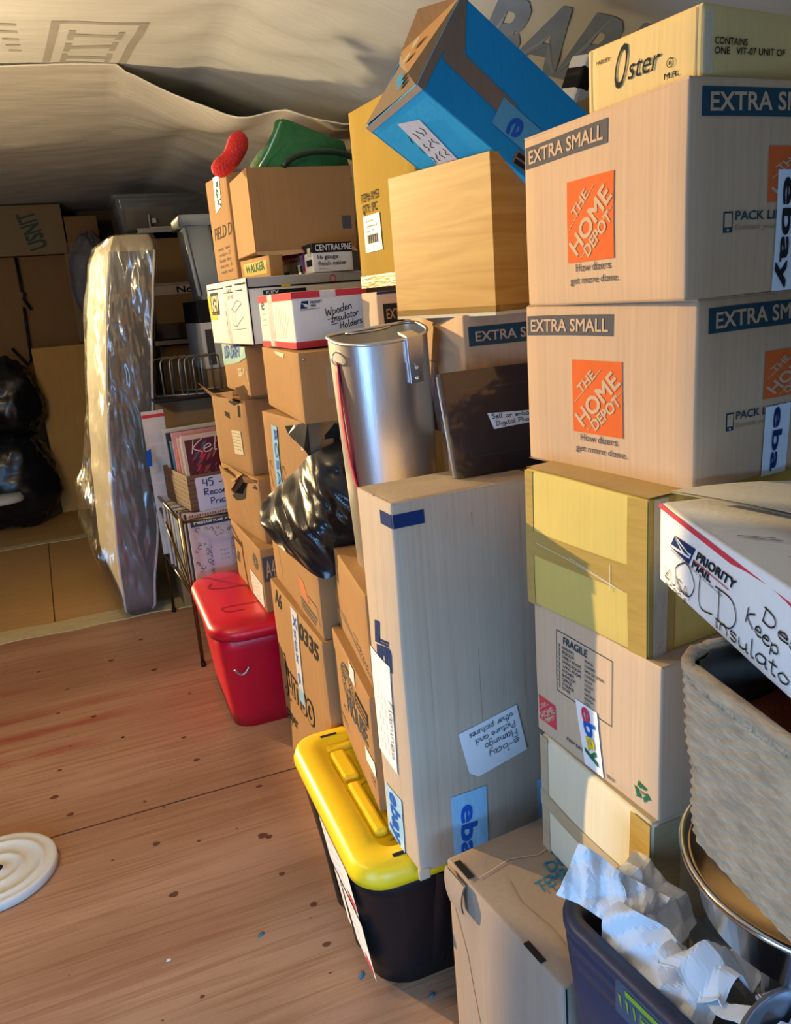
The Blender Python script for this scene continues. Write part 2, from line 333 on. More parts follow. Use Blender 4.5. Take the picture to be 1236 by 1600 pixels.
# ------------------------------------------------------------------ cartons
class Carton:
    """closed carton: B corner at origin, left side runs along +Y, front side along +X"""
    def __init__(s, pos, m, k=0.003, r=0.004, seed=0, div=9):
        s.x, s.y, s.yaw, s.wA, s.wC, s.h, s.z = pos; s.k = k; s.m = m; s.seed = seed
        s.mb = MB(); s.kids = []
        s.L = Face((0, s.wA, 0), (0, -1, 0), (0, 0, 1), s.disp)
        s.F = Face((0, 0, 0), (1, 0, 0), (0, 0, 1), s.disp)
        s.T = Face((0, 0, s.h), (1, 0, 0), (0, 1, 0), s.disp)
        def ax(w): return [0, r*.35, r] + [r + (w-2*r)*i/div for i in range(1, div)] + [w-r, w-r*.35, w]
        X, Y, Z = ax(s.wC), ax(s.wA), ax(s.h); nx, ny, nz = len(X), len(Y), len(Z)
        idx = {}; vs = []; fs = []
        def V(i, j, l):
            if (i, j, l) not in idx:
                p = Vector((X[i], Y[j], Z[l])); c = Vector((min(max(p.x, r), s.wC-r), min(max(p.y, r), s.wA-r), min(max(p.z, r), s.h-r)))
                d = p - c
                if d.length > r: p = c + d.normalized()*r
                idx[(i, j, l)] = len(vs); vs.append(p + s.disp(p))
            return idx[(i, j, l)]
        for j in range(ny-1):
            for l in range(nz-1):
                fs.append((V(0,j,l), V(0,j,l+1), V(0,j+1,l+1), V(0,j+1,l))); fs.append((V(nx-1,j,l), V(nx-1,j+1,l), V(nx-1,j+1,l+1), V(nx-1,j,l+1)))
        for i in range(nx-1):
            for l in range(nz-1):
                fs.append((V(i,0,l), V(i+1,0,l), V(i+1,0,l+1), V(i,0,l+1))); fs.append((V(i,ny-1,l), V(i,ny-1,l+1), V(i+1,ny-1,l+1), V(i+1,ny-1,l)))
            for j in range(ny-1):
                fs.append((V(i,j,0), V(i,j+1,0), V(i+1,j+1,0), V(i+1,j,0))); fs.append((V(i,j,nz-1), V(i+1,j,nz-1), V(i+1,j+1,nz-1), V(i,j+1,nz-1)))
        s.mb.raw(vs, fs, m, True)
    def disp(s, p):
        u, v, w = p.x/s.wC, p.y/s.wA, p.z/s.h
        su, sv, sw = math.sin(PI*min(1, max(0, u))), math.sin(PI*min(1, max(0, v))), math.sin(PI*min(1, max(0, w)))
        k = s.k; d = Vector(((2*u-1)*k*sv*sw, (2*v-1)*k*su*sw, (2*w-1)*k*.3*su*sv))
        q = Vector((p.x*7 + s.seed*3.1, p.y*7 + s.seed*1.7, p.z*7))
        return d + noise.noise_vector(q) * min(0.0016, k*.5)
    def flaps(s, gap=0.004, along='x', m=None):
        """two top flaps laid shut, their cut edges showing along the rim"""
        m = m or s.m; t = 0.003
        for q in (0, 1):
            f = MB()
            if along == 'x':
                y0, y1 = (0.001, s.wA/2-gap/2) if q == 0 else (s.wA/2+gap/2, s.wA-0.001); a, b = (0.001, y0), (s.wC-0.001, y1)
            else:
                x0, x1 = (0.001, s.wC/2-gap/2) if q == 0 else (s.wC/2+gap/2, s.wC-0.001); a, b = (x0, 0.001), (x1, s.wA-0.001)
            f.box((a[0], a[1], s.h-t), (b[0], b[1], s.h+0.0005), m)
            s.kids.append(('top_flap', f, 0.001))
        return s
    def strip(s, name, F, pts, m, e=0.0014, sub=6, wrap=None):
        f = MB(); quad(f, F, pts, m, e, sub); s.kids.append((name, f, 0)); return f
    def done(s, name, label, cat='cardboard box', group=None, tilt=0.0):
        o = s.mb.build(name, loc=(s.x, s.y, s.z), rot=(tilt, 0, s.yaw)); tag(o, label, cat, group)
        for n, f, bv in s.kids: f.build(n, parent=o, bevel=bv)
        return o

def rrect(w, d, r, n=6, x0=0, y0=0):
    """rounded rectangle outline, counter-clockwise"""
    pts = []
    for cx, cy, a0 in ((w-r, r, -PI/2), (w-r, d-r, 0), (r, d-r, PI/2), (r, r, PI)):
        for i in range(n+1):
            a = a0 + PI/2*i/n; pts.append((x0 + cx + r*math.cos(a), y0 + cy + r*math.sin(a)))
    return pts

# ------------------------------------------------------------------ the shed
def floor_material():
    m = bpy.data.materials.new('plywood_floor'); m.use_nodes = True; nt = m.node_tree; N = nt.nodes; L = nt.links; b = N['Principled BSDF']
    b.inputs['Roughness'].default_value = 0.55; b.inputs['Specular IOR Level'].default_value = 0.35
    tc = N.new('ShaderNodeTexCoord'); sep = N.new('ShaderNodeSeparateXYZ'); L.new(tc.outputs['Object'], sep.inputs[0])
    def nz(sc, detail=5, dist=0.0):
        mp = N.new('ShaderNodeMapping'); mp.inputs['Scale'].default_value = sc; L.new(tc.outputs['Object'], mp.inputs[0])
        n = N.new('ShaderNodeTexNoise'); n.inputs['Scale'].default_value = 1; n.inputs['Detail'].default_value = detail; n.inputs['Distortion'].default_value = dist
        L.new(mp.outputs[0], n.inputs['Vector']); return n.outputs['Fac']
    def math_(op, a, c=None):
        n = N.new('ShaderNodeMath'); n.operation = op
        for i, q in enumerate((a, c)):
            if q is None: continue
            if isinstance(q, (int, float)): n.inputs[i].default_value = q
            else: L.new(q, n.inputs[i])
        return n.outputs[0]
    def rng(x, a, c, d=0., e=1.):
        n = N.new('ShaderNodeMapRange'); n.inputs[1].default_value = a; n.inputs[2].default_value = c; n.inputs[3].default_value = d; n.inputs[4].default_value = e
        n.interpolation_type = 'SMOOTHSTEP'; L.new(x, n.inputs[0]); return n.outputs[0]
    def mix(f, A, B):
        n = N.new('ShaderNodeMix'); n.data_type = 'RGBA'
        if isinstance(f, float): n.inputs[0].default_value = f
        else: L.new(f, n.inputs[0])
        for i, q in ((6, A), (7, B)):
            if isinstance(q, tuple): n.inputs[i].default_value = (*q, 1)
            else: L.new(q, n.inputs[i])
        return n.outputs[2]
    wide = mix(rng(nz((0.7, 2.5, 1), 3), .35, .65), (0.37, 0.185, 0.092), (0.50, 0.275, 0.155))
    grain = rng(nz((2.2, 46, 1), 6, 0.6), .42, .68)
    fine = rng(nz((6, 160, 1), 3), .45, .7)
    c = mix(math_('MULTIPLY', grain, .55), wide, (0.30, 0.13, 0.058))
    c = mix(math_('MULTIPLY', fine, .25), c, (0.56, 0.33, 0.20))
    st = None
    for y0, w, x1 in ((2.765, .05, -.10), (2.935, .055, .03), (3.09, .045, .08), (3.35, .04, -.28), (2.85, .03, -.3)):
        g = rng(math_('ABSOLUTE', math_('SUBTRACT', math_('ADD', sep.outputs[1], math_('MULTIPLY', sep.outputs[0], -.02)), y0)), 0, w, 1, 0)
        g = math_('MULTIPLY', g, rng(sep.outputs[0], x1-.25, x1, 1, 0)); st = g if st is None else math_('ADD', st, g)
    st = math_('MULTIPLY', math_('MINIMUM', st, 1.0), rng(nz((3, 9, 1), 4), .3, .6))
    c = mix(math_('MULTIPLY', st, .8), c, (0.34, 0.055, 0.03))
    far = rng(sep.outputs[1], 3.95, 4.05)
    c = mix(math_('MULTIPLY', far, .75), c, (0.62, 0.36, 0.11))
    L.new(c, b.inputs['Base Color'])
    bp = N.new('ShaderNodeBump'); bp.inputs['Strength'].default_value = 0.25; bp.inputs['Distance'].default_value = 0.003; L.new(grain, bp.inputs['Height']); L.new(bp.outputs[0], b.inputs['Normal'])
    return m
KNOT = mat('knot_wood', (0.13, 0.045, 0.02), 0.6, var=0.3, scale=30)
SEAM = mat('floor_seam_dark', (0.06, 0.03, 0.015), 0.9)  # dark joints between the plywood sheets
mb = MB(); FL = floor_material()
mb.face([(-2, -1.8, 0), (2, -1.8, 0), (2, 7.6, 0), (-2, 7.6, 0)], FL)
knots = [(-.045, 2.064), (.283, 2.198), (-.02, 1.833), (.303, 1.635), (-.278, 2.334), (-.327, 2.456), (-.315, 2.616), (.241, 1.957), (.257, 1.943), (.296, 1.498), (.255, 1.778), (.10, 2.62), (.16, 2.95), (.05, 3.25), (-.30, 3.25), (-.12, 3.45), (-.33, 3.05), (.12, 2.45), (-.42, 3.5), (.02, 3.62), (-.2, 2.95)]
for i in range(26): knots.append((R.uniform(-.55, .3), R.uniform(1.3, 3.8)))
for i, (x, y) in enumerate(knots):
    a = R.uniform(.008, .014) if i < 21 else R.uniform(.002, .006); b_ = a*R.uniform(.6, .95); ph = R.uniform(0, 6)
    mb.face([(x + a*math.cos(q*PI/7)*(1+.15*math.sin(3*q*PI/7+ph)), y + b_*math.sin(q*PI/7), .0006) for q in range(14)], KNOT)
for a, b_ in (((-2, 2.238), (2, 2.244)), ((-2, 6.3), (2, 6.303))): mb.face([(*a, .0005), (b_[0], a[1], .0005), (b_[0], b_[1], .0005), (a[0], b_[1], .0005)], SEAM)
mb.face([(-.372, 4.1, .0005), (-.366, 4.1, .0005), (-.452, 5.72, .0005), (-.458, 5.72, .0005)], SEAM)
struct(mb.build('floor'))
STRIPM = mat('raw_sawn_strip', (0.62, 0.50, 0.25), 0.8, var=0.2, scale=4, stretch=(2, 20, 1), bump=0.4)
def strip_floor(name, y0, y1, x0, x1, z):
    mb = MB(); n = 60; vs = []; fs = []
    for i in range(n+1):
        x = x0 + (x1-x0)*i/n
        a = y0 + .03*noise.noise(Vector((x*5, 1, 0))); b_ = y1 + .035*noise.noise(Vector((x*4, 7, 0)))
        vs += [(x, a, 0), (x, a, z), (x, b_, z), (x, b_, 0)]
    for i in range(n):
        k = 4*i; fs += [(k, k+4, k+5, k+1), (k+1, k+5, k+6, k+2), (k+2, k+6, k+7, k+3)]
    mb.raw(vs, fs, STRIPM); return struct(mb.build(name))
strip_floor('trim_1', 3.93, 4.09, -2, 1.6, .004)
strip_floor('trim_2', 5.72, 5.80, -2, -.2, .004)

WALLM = mat('bare_wall_board', (0.20, 0.15, 0.10), 0.8, var=0.15, scale=3, stretch=(1, 1, 6))
def wallbox(name, *bs):
    mb = MB()
    for a, b_ in bs: mb.box(a, b_, WALLM)
    return struct(mb.build(name))
wallbox('wall_back', ((-1.55, 7.5, 0), (1.8, 7.6, 2.36)), ((-.52, 7.5, 2.36), (1.8, 7.6, 2.75)))
wallbox('wall_right', ((1.72, -1.8, 0), (1.82, 7.6, 2.75)))
wallbox('wall_front', ((-2, -1.9, 0), (-1.1, -1.8, 2.75)), ((1.0, -1.9, 0), (2, -1.8, 2.75)), ((-1.1, -1.9, 1.50), (1.0, -1.8, 2.75)))  # unseen low header, sized to keep the rear sky off higher faces
wallbox('wall_left', ((-1.62, 7.48, 0), (-1.52, 7.6, 2.75)), ((-1.62, .35, 0), (-1.52, 4.12, 2.75)), ((-1.62, 4.12, 2.66), (-1.52, 7.48, 2.75)), ((-1.62, 4.12, 0), (-1.52, 7.48, .57)), ((-1.62, -1.8, 0), (-1.52, -.65, 2.75)), ((-1.62, -.65, 1.75), (-1.52, .35, 2.75)))  # unseen openings; far sill and jamb placed to limit the sun

def sm(t): t = max(0, min(1, t)); return t*t*(3-2*t)
def cz(x, y):
    z = 2.375 - .40*max(0, x-.62) + .33*max(0, -.6-x)
    q = Vector((x*2.2, y*1.5, 0))
    z += .010*noise.noise(q) + .006*noise.noise(Vector((x*5 + y*4, y*9, 3)))
    r = math.exp(-((x-.85)**2 + (y-2.9)**2)/.22)
    z += r*.006*math.sin(14*x + 26*y + 5*noise.noise(q*2))
    return z
CEIL = mat('ceiling_wrap', (0.80, 0.77, 0.68), 0.42, var=0.06, scale=2.5, stretch=(.6, 3, 1), bump=0.30, bscale=9, spec=0.5)
LINER = mat('ceiling_liner_sheet', (0.70, 0.64, 0.54), 0.45, var=0.06, scale=3, stretch=(.6, 3, 1), bump=0.35, bscale=11, spec=0.5)
PRINT = mat('faint_grey_print', (0.49, 0.45, 0.37), 0.6, var=0.15, scale=12)
BPRINT = mat('faint_blue_print', (0.30, 0.37, 0.50), 0.6, var=0.15, scale=12)
mb = MB()
mb.grid(lambda u, v: (1.8 - 3.36*u, -1.8 + 9.4*v, cz(1.8 - 3.36*u, -1.8 + 9.4*v)), 90, 200, CEIL)
CF = lambda a, b_, e=0: Vector((a, b_, cz(a, b_) - e - .0016))
def cquad(p, m, n=6): 
    mb.grid(lambda i, j: CF((1-j)*((1-i)*p[0][0]+i*p[1][0]) + j*((1-i)*p[3][0]+i*p[2][0]), (1-j)*((1-i)*p[0][1]+i*p[1][1]) + j*((1-i)*p[3][1]+i*p[2][1])), n, n, m, False)
# the faded stamp: a slanted border with stacked letter shapes
lx = lambda s, t: ((1-t)*(.075 + .302*s) + t*(.03 + .291*s), 2.95 + .478*t)
def lq(s0, t0, s1, t1): cquad([lx(s0, t0), lx(s1, t0), lx(s1, t1), lx(s0, t1)], PRINT, 4)
lq(0, 0, 1, .05); lq(0, 0, .09, 1); lq(.90, 0, 1, 1)
for t0 in (.18, .45, .72):
    lq(.2, t0, .27, t0+.2); lq(.72, t0, .79, t0+.2); lq(.2, t0+.07, .79, t0+.13)
lq(.2, .93, .72, .98)
for i in range(5): cquad([(-.09 + .005*i, 2.98+.07*i), (-.03, 2.98+.07*i), (-.03, 3.0+.07*i), (-.09+.005*i, 3.0+.07*i)], PRINT, 2)
for txt, p0, pu, pv in (('BARRIER', (1.22, 2.32), (1.85, 1.96), (1.12, 1.98)),):
    vs, fs = glyphs(txt, .04); w = max(v[0] for v in vs)
    mb.raw([CF(p0[0] + (pu[0]-p0[0])*x/w + (pv[0]-p0[0])*y/CAP, p0[1] + (pu[1]-p0[1])*x/w + (pv[1]-p0[1])*y/CAP, .001) for x, y in vs], fs, BPRINT)
struct(mb.build('ceiling'))
# lower liner sheet whose near edge sags in the middle
EDG = [(-2, 3.45, 2.81), (-.6, 3.45, 2.352), (.20, 3.40, 2.352), (.328, 3.39, 2.345), (.437, 3.385, 2.29), (.535, 3.294, 2.22), (.646, 3.105, 2.125), (.70, 3.08, 2.12), (.768, 3.062, 2.135), (.809, 3.004, 2.135), (.895, 2.927, 2.08), (.982, 2.807, 2.04), (1.195, 2.752, 2.08), (1.4, 2.7, 2.0)]
def edge(x):
    for a, b_ in zip(EDG, EDG[1:]):
        if x <= b_[0]:
            t = (x-a[0])/(b_[0]-a[0]); return a[1]+(b_[1]-a[1])*t, a[2]+(b_[2]-a[2])*t
    return EDG[-1][1:]
def liner(u, v):
    x = -1.54 + 2.79*u; ey, ez = edge(x); y = ey + (7.45-ey)*v**1.3
    top = cz(x, y) - .022; k = sm((y-ey)/1.5)
    ez = cz(x, ey) - .007 if x < .30 else ez; top = cz(x, y) - .007 - .015*k
    z = min(top, ez*(1-k) + top*k + .008*noise.noise(Vector((x*4, y*6, 1))))
    z -= .03*math.exp(-((y-4.65)/.25)**2)*sm(.6-x) 
    return (x, y, z)
mb = MB(); mb.grid(lambda u, v: liner(1-u, v), 90, 90, LINER)
LF = lambda x, y: (lambda e: Vector((x, y, cz(x, y) - .030)))(edge(x))
o = mb.build('ceiling_liner'); struct(o); so = o.modifiers.new('solid', 'SOLIDIFY'); so.thickness = .004

# ------------------------------------------------------------------ right-hand stack, nearest the viewer
def orange_logo(mb, F, s0, t0, s1, t1, m, cut, e=.0010):
    quad(mb, F, [(s0, t0), (s1, t1)], m, e, 4)
    w, h = s1-s0, t1-t0
    P = lambda a, b: (s0 + a*w, t0 + b*h)
    for t, p0, pu, pv in (('THE', (.20, .54), (.50, .79), (.10, .63)), ('HOME', (.22, .08), (.975, .715), (.045, .24)), ('DEPOT', (.47, .05), (.985, .46), (.37, .16))):
        text(mb, F, t, P(*p0), P(*pu), P(*pv), cut, .024, e+.0006)
    for a, b in (((.05, .42), (.60, .89)), ((.30, .04), (.97, .60))):
        ribbon(mb, F, [P(*a), P(*b)], .0012, cut, e+.0005)
def mover_box(pos, seed, label, low):
    c = Carton(pos, KRAFT, .003, .004, seed, 10); mb = c.mb; L, F = c.L, c.F
    quad(mb, L, [(.005, .199), (.195, .2285)], GREYINK, .0008, 6)
    text(mb, L, 'EXTRA SMALL', (.015, .205), (.186, .205), (.015, .2225), KRAFT, .016, .0014)
    orange_logo(mb, L, .108 + .003*low, .058, .209 + .004*low, .1645, ORANGE, KRAFT)
    text(mb, L, 'How doers', (.126, .0455), (.201, .0455), (.126, .0560), GREYINK, .006)
    text(mb, L, 'get more done.', (.112 + .003*low, .029), (.217 + .003*low, .029), (.112 + .003*low, .0385), GREYINK, .006)
    quad(mb, F, [(.018, .200), (.235, .231)], TEALINK, .0008, 6)
    text(mb, F, 'EXTRA SMALL', (.031, .2055), (.226, .2085), (.031, .2245), KRAFT, .016, .0014)
    orange_logo(mb, F, .124, .106, .225, .168, ORANGE, KRAFT)
    quad(mb, F, [(.055, .073), (.0695, .0965)], TEALINK, .0008); quad(mb, F, [(.057, .079), (.0675, .0945)], KRAFT, .0012); quad(mb, F, [(.0605, .0745), (.064, .077)], KRAFT, .0012)
    text(mb, F, 'PACK LIKE A PRO', (.0735, .0865), (.215, .0865), (.0735, .0965), TEALINK, .012)
    text(mb, F, 'Estimate your move today', (.0735, .0755), (.20, .0755), (.0735, .0815), FADED, .0)
    quad(mb, L, [(.0, .0), (.333, .0012)], FADED, .0009, 4)
    c.flaps(along='y')
    if low:
        f = c.strip('branded_tape', F, [(.129, .0), (.180, .0955)], TAPEW, .0022)
        text(f, F, 'eba', (.146, .092), (.146, .006), (.164, .092), NAVY, .02, .0032)
    else:
        f = c.strip('branded_tape', F, [(.1385, .0), (.190, .142)], TAPEW, .0022)
        text(f, F, 'ebay', (.147, .132), (.147, .004), (.166, .132), INK, .02, .0032)
    return c.done('moving_box', label)
mover_box((.673, .769, .046, .333, .38, .241, 1.424), 1, 'upper extra small moving box with orange logo, right under the old appliance carton', 0)
mover_box((.699, .776, .126, .336, .38, .243, 1.180), 2, 'lower extra small moving box with orange logo, standing on the taped yellowish carton', 1)

# old appliance carton on top
c = Carton((.694, .773, .148, .180, .36, .074, 1.665), OSTERB, .002, .003, 3); mb = c.mb; L, F = c.L, c.F
text(mb, L, 'O', (.0455, .018), (.065, .018), (.0560, .0655), INK, -.012)
text(mb, L, 'ster', (.071, .0235), (.119, .0235), (.0775, .0475), INK, .0)
text(mb, L, 'MADE BY:', (.017, .0535), (.041, .0535), (.017, .0580), INK, .006)
ribbon(mb, L, [(.137 + .0048*math.cos(a*PI/10), .0255 + .0048*math.sin(a*PI/10)) for a in range(21)], .0009, INK)
text(mb, L, 'R', (.1352, .0232), (.139, .0232), (.1352, .0275), INK, .005)
text(mb, L, 'M.R.', (.128, .0095), (.149, .0095), (.1285, .0155), INK, .01)
text(mb, F, 'CONTAINS', (.019, .0345), (.073, .0355), (.019, .0415), INK, .012)
text(mb, F, 'ONE   VIT-07 UNIT OF', (.019, .0245), (.140, .0285), (.019, .0315), INK, .012)
quad(mb, L, [(.0065, .001), (.0078, .073)], FADED, .0008); 
quad(mb, L, [(.171, .002), (.1725, .072)], FADED, .0008)
c.strip('clear_tape', F, [(.0, .004), (.016, .068)], CLEART, .0012)
c.flaps(along='y', m=OSTERB)
c.done('appliance_carton', 'old golden tan appliance carton lettered in black script, on the topmost moving box')

# yellowish carton wrapped in tan tape
c = Carton((.635, .783, .103, .264, .38, .222, .958), MANILA, .003, .004, 4); L, F, T = c.L, c.F, c.T
c.strip('packing_tape', L, [(.0, .086), (.262, .125)], TAPE, .0014, 8)
c.strip('packing_tape', L, [(.0, .0), (.020, .221)], TAPE, .0010, 8)
c.strip('packing_tape', L, [(.228, .0), (.2635, .221)], TAPE, .0020, 8)
c.strip('packing_tape', F, [(.0, .0), (.045, .221)], TAPE, .0012, 8)
c.strip('packing_tape', T, [(.001, .001), (.10, .263)], TAPE, .0026, 8)
f = c.strip('clear_tape', F, [(.006, .0), (.03, .222)], CLEART, .0035, 8)
for a, b, w in (((.11, .105), (.22, .085), .0012), ((.10, .103), (.205, .087), .001), ((.195, .079), (.196, .118), .0012), ((.03, .108), (.11, .102), .0010)): ribbon(f, L, [a, b], w, CREAMB, .0024)
c.done('taped_carton', 'yellowish carton banded with shiny tan tape, directly under the lower moving box')

# carton with printed packing list
c = Carton((.633, .753, .059, .292, .36, .237, .721), KRAFT_P, .002, .004, 5); mb = c.mb; L, F = c.L, c.F
for a, b in (((.062, .207), (.196, .2085)), ((.062, .102), (.196, .1035)), ((.062, .102), (.0633, .2085)), ((.1948, .102), (.196, .2085))): quad(mb, L, [a, b], TEALINK, .0008, 4)
text(mb, L, 'FRAGILE', (.081, .1905), (.139, .1905), (.081, .2020), TEALINK, .02)
for i, (w1, w2) in enumerate((('REMARKS', 'FRAGIL'), ('BEDROOM', 'CHAMBRE'), ('FAMILY ROOM', 'SALA DE ESTAR'), ('DINING ROOM', 'COMEDOR'), ('LIVING ROOM', 'SALON'), ('KITCHEN', 'COCINA'), ('BATHROOM', 'BANO'), ('OFFICE', 'OFICINA'), ('STORAGE', 'BODEGA'), ('OTHER', 'OTRO'))):
    t = .181 - i*.0078
    quad(mb, L, [(.066, t), (.0715, t+.0055)], TEALINK, .0008); quad(mb, L, [(.0668, t+.0008), (.0707, t+.0047)], KRAFT_P, .0012)
    text(mb, L, w1, (.078, t), (.078+.0042*len(w1), t), (.078, t+.0052), TEALINK, .012); text(mb, L, w2, (.134, t), (.134+.0034*len(w2), t), (.134, t+.0046), TEALINK, .008)
orange_logo(mb, L, .008, .024, .056, .069, PINKRED, KRAFT_P)
text(mb, L, 'KEEP DRY', (.085, .022), (.128, .022), (.085, .028), TEALINK, .01); text(mb, L, 'THIS WAY UP', (.182, .010), (.20, .010), (.182, .016), TEALINK, .01)
for k in range(3):
    a0 = PI/2 + k*2*PI/3; P = lambda r, a: (.2585 + r*.95*math.cos(a), .030 + r*.9*math.sin(a))
    mb.face([L(*P(.0165, a0-.75), .001), L(*P(.0165, a0+.35), .001), L(*P(.009, a0+.45), .001), L(*P(.0085, a0-.75), .001)], GREENINK)
    mb.face([L(*P(.0205, a0+.30), .001), L(*P(.012, a0+.95), .001), L(*P(.005, a0+.35), .001)], GREENINK)
text(mb, L, 'PAPER', (.2535, .027), (.2640, .027), (.2535, .032), GREENINK, .004)
f = c.strip('store_label', L, [(.112, .110), (.164, .110), (.176, .004), (.131, .004)], PAPER, .0016)
for ch, m, a in (('e', PINKRED, 0), ('b', BLUEINK, .26), ('a', YELINK, .52), ('y', GREENINK, .76)):
    s, t = .127 + .020*a, .104 - .088*a
    text(f, L, ch, (s, t), (s+.0052, t-.0215), (s+.026, t+.004), m, .02, .0028)
c.flaps(along='y')
c.done('moving_box', 'greyish kraft carton printed with a checklist and bearing a rainbow lettered label', )

# pale taped carton at the bottom
c = Carton((.62, .754, .022, .282, .36, .232, .489), CREAMB, .005, .012, 6); L, F, T = c.L, c.F, c.T
c.strip('packing_tape', L, [(.0, .090), (.280, .120)], TAPEG, .0014, 8)
c.strip('packing_tape', L, [(.238, .004), (.279, .229)], TAPE, .0012, 8)
c.strip('packing_tape', L, [(.003, .004), (.026, .229)], TAPEG, .0010, 8)
c.strip('packing_tape', T, [(.004, .004), (.045, .278)], TAPEG, .0012, 8)
c.strip('packing_tape', F, [(.003, .004), (.05, .229)], TAPEG, .0012, 8)
c.done('taped_carton', 'pale bulging carton with grey tan tape bands, lowest of its stack')

# large carton on the floor, reused upside way
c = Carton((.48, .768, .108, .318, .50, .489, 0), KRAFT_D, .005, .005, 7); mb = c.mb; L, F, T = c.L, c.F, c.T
text(mb, T, 'DO NOT', (.129, .189), (.255, .196), (.133, .212), CYANINK, .016, .0016)
text(mb, T, 'TEMP', (.087, .160), (.150, .163), (.091, .184), CYANINK, .016, .0016)
for a, b in (((.004, .252), (.017, .300)), ((-.0005, .050), (.011, .093))): quad(mb, T, [a, b], DARK, .0016)
ribbon(mb, T, [(.05, .03), (.055, .10), (.048, .17), (.06, .22)], .002, FADED, .0012); ribbon(mb, T, [(.02, .245), (.09, .255), (.14, .235), (.2, .25)], .0025, KRAFT_P, .0012)
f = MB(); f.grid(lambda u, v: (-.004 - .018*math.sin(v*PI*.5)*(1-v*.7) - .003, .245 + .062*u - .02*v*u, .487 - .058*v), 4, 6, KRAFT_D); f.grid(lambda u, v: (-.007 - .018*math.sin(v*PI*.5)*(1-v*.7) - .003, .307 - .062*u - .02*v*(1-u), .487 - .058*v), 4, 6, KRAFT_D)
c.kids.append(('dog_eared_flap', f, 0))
quad(mb, F, [(.004, .0), (.007, .486)], DARK, .0010, 3)
ribbon(mb, L, [(.02, .40), (.06, .33), (.09, .2), (.10, .02)], .003, FADED, .0012)
c.done('large_carton', 'large kraft carton on the floor with blue capitals printed on its lid')

# ------------------------------------------------------------------ tall narrow carton standing on the yellow lid
c = Carton((.433, 1.189, .05, .157, .30, .741, .379), KRAFT_G, .005, .006, 8, 12); mb = c.mb; L, F, T = c.L, c.F, c.T
text(mb, L, 'L', (.043, .450), (.098, .462), (.049, .492), NAVY, .05); text(mb, L, 'n', (.050, .400), (.104, .414), (.054, .462), NAVY, .06)
quad(mb, L, [(.108, .697), (.156, .7215)], NAVY, .001, 3); quad(mb, F, [(.001, .697), (.060, .7215)], NAVY, .001, 3)
f = c.strip('note_paper', L, [(.004, .424), (.106, .421), (.094, .188), (.004, .196)], PAPER, .0022)
for k in range(4): scribble(f, L, (.085-.016*k, .33+.01*k), (.078-.016*k, .215), 0, .008, INK, 8, .0010, .0032)
hand(f, L, 'Flamingo', (.088, .345), (.080, .215), (.104, .345), INK, .0013, .0034)
f = c.strip('branded_tape', L, [(.018, .125), (.100, .132), (.090, .003), (.014, .010)], TAPEB, .002)
text(f, L, 'ebay', (.040, .118), (.040, .008), (.085, .118), BLUEINK, .02, .003)
f = c.strip('branded_tape', F, [(.073, .0025), (.151, .1475)], TAPEB, .002)
text(f, F, 'eba', (.0945, .119), (.089, .004), (.128, .117), BLUEINK, .025, .003)
c.strip('branded_tape', F, [(.268, .0), (.299, .117)], TAPEB, .002)
f = MB(); f.face([F(a, b, .0025) for a, b in ((.097, .277), (.115, .187), (.135, .173), (.247, .197), (.227, .301))], PAPER); c.kids.append(('note_card', f, 0))
for t, p0, pu, pv in (('e-bay', (.228, .231), (.158, .219), (.231, .213)), ('Flamingo', (.224, .252), (.150, .239), (.227, .235)), ('Picture and', (.220, .270), (.130, .254), (.223, .256)), ('other pictures', (.216, .289), (.118, .270), (.219, .275))):
    hand(f, F, t, p0, pu, pv, INK, .0013, .0034)
for i in range(5): ribbon(mb, F, [(.05 + .05*i + R.uniform(-.01, .01), .03), (.05 + .05*i, .35), (.052 + .05*i + R.uniform(-.004, .004), .70)], .0012, FADED if i == 2 else KRAFT, .0006)
c.flaps(along='x')
f = MB(); f.box((-.004, -.004, -.012), (.020, .006, .012), KRAFT_P); c.kids.append(('crushed_corner', f, .003))
c.done('tall_carton', 'tall narrow greyish carton with pale blue tape, standing on the yellow lid')

# ------------------------------------------------------------------ storage totes
def tub(mb, x0, y0, w, d, h, inset, r, m, wall=.004, ribs=0, open_top=False):
    rings = []
    for i in range(7):
        f = i/6; k = inset*(1-f)
        ring = []
        for (x, y) in rrect(w-2*k[0], d-2*k[1], max(.012, r), 6, x0+k[0], y0+k[1]): ring.append((x, y, h*f))
        rings.append(ring)
    if open_top:
        for z in (h, .03):
            f = z/h; k = inset*(1-f); rings.append([(x, y, z) for x, y in rrect(w-2*k[0]-2*wall, d-2*k[1]-2*wall, r, 6, x0+k[0]+wall, y0+k[1]+wall)])
    mb.loft(rings, m, True, True)
# black tote with the yellow lid
t = empty('storage_tote', (.322, 1.228, 0)); tag(t, 'black storage tote with a yellow ridged lid, under the tall narrow carton', 'storage tote')
mb = MB(); tub(mb, 0, 0, .50, .572, .352, Vector((.046, .085)), .085, BLACKP)
for yy in (.20, .34): # vertical ribs on the long side and the short side
    mb.grid(lambda u, v: (.036*(1-v) - .006*math.sin(u*PI) + .004, yy + .05*u, .02 + .31*v), 6, 4, BLACKP)
for xx in (.16, .30):
    mb.grid(lambda u, v: (xx + .04*u, .078*(1-v) - .006*math.sin(u*PI) + .004, .02 + .31*v), 6, 4, BLACKP)
body = mb.build('tub', t)
mb = MB()
rr = lambda k, z, r=.07: [(x, y, z) for x, y in rrect(.50-2*k, .572-2*k, max(.02, r-k), 8, k, k)]
mb.loft([rr(.012, .338), rr(-.004, .338), rr(-.004, .352), rr(.004, .372), rr(.014, .3785), rr(.062, .3785, .10), rr(.075, .362, .12)], YELP, False, True)
lid = mb.build('lid', t)
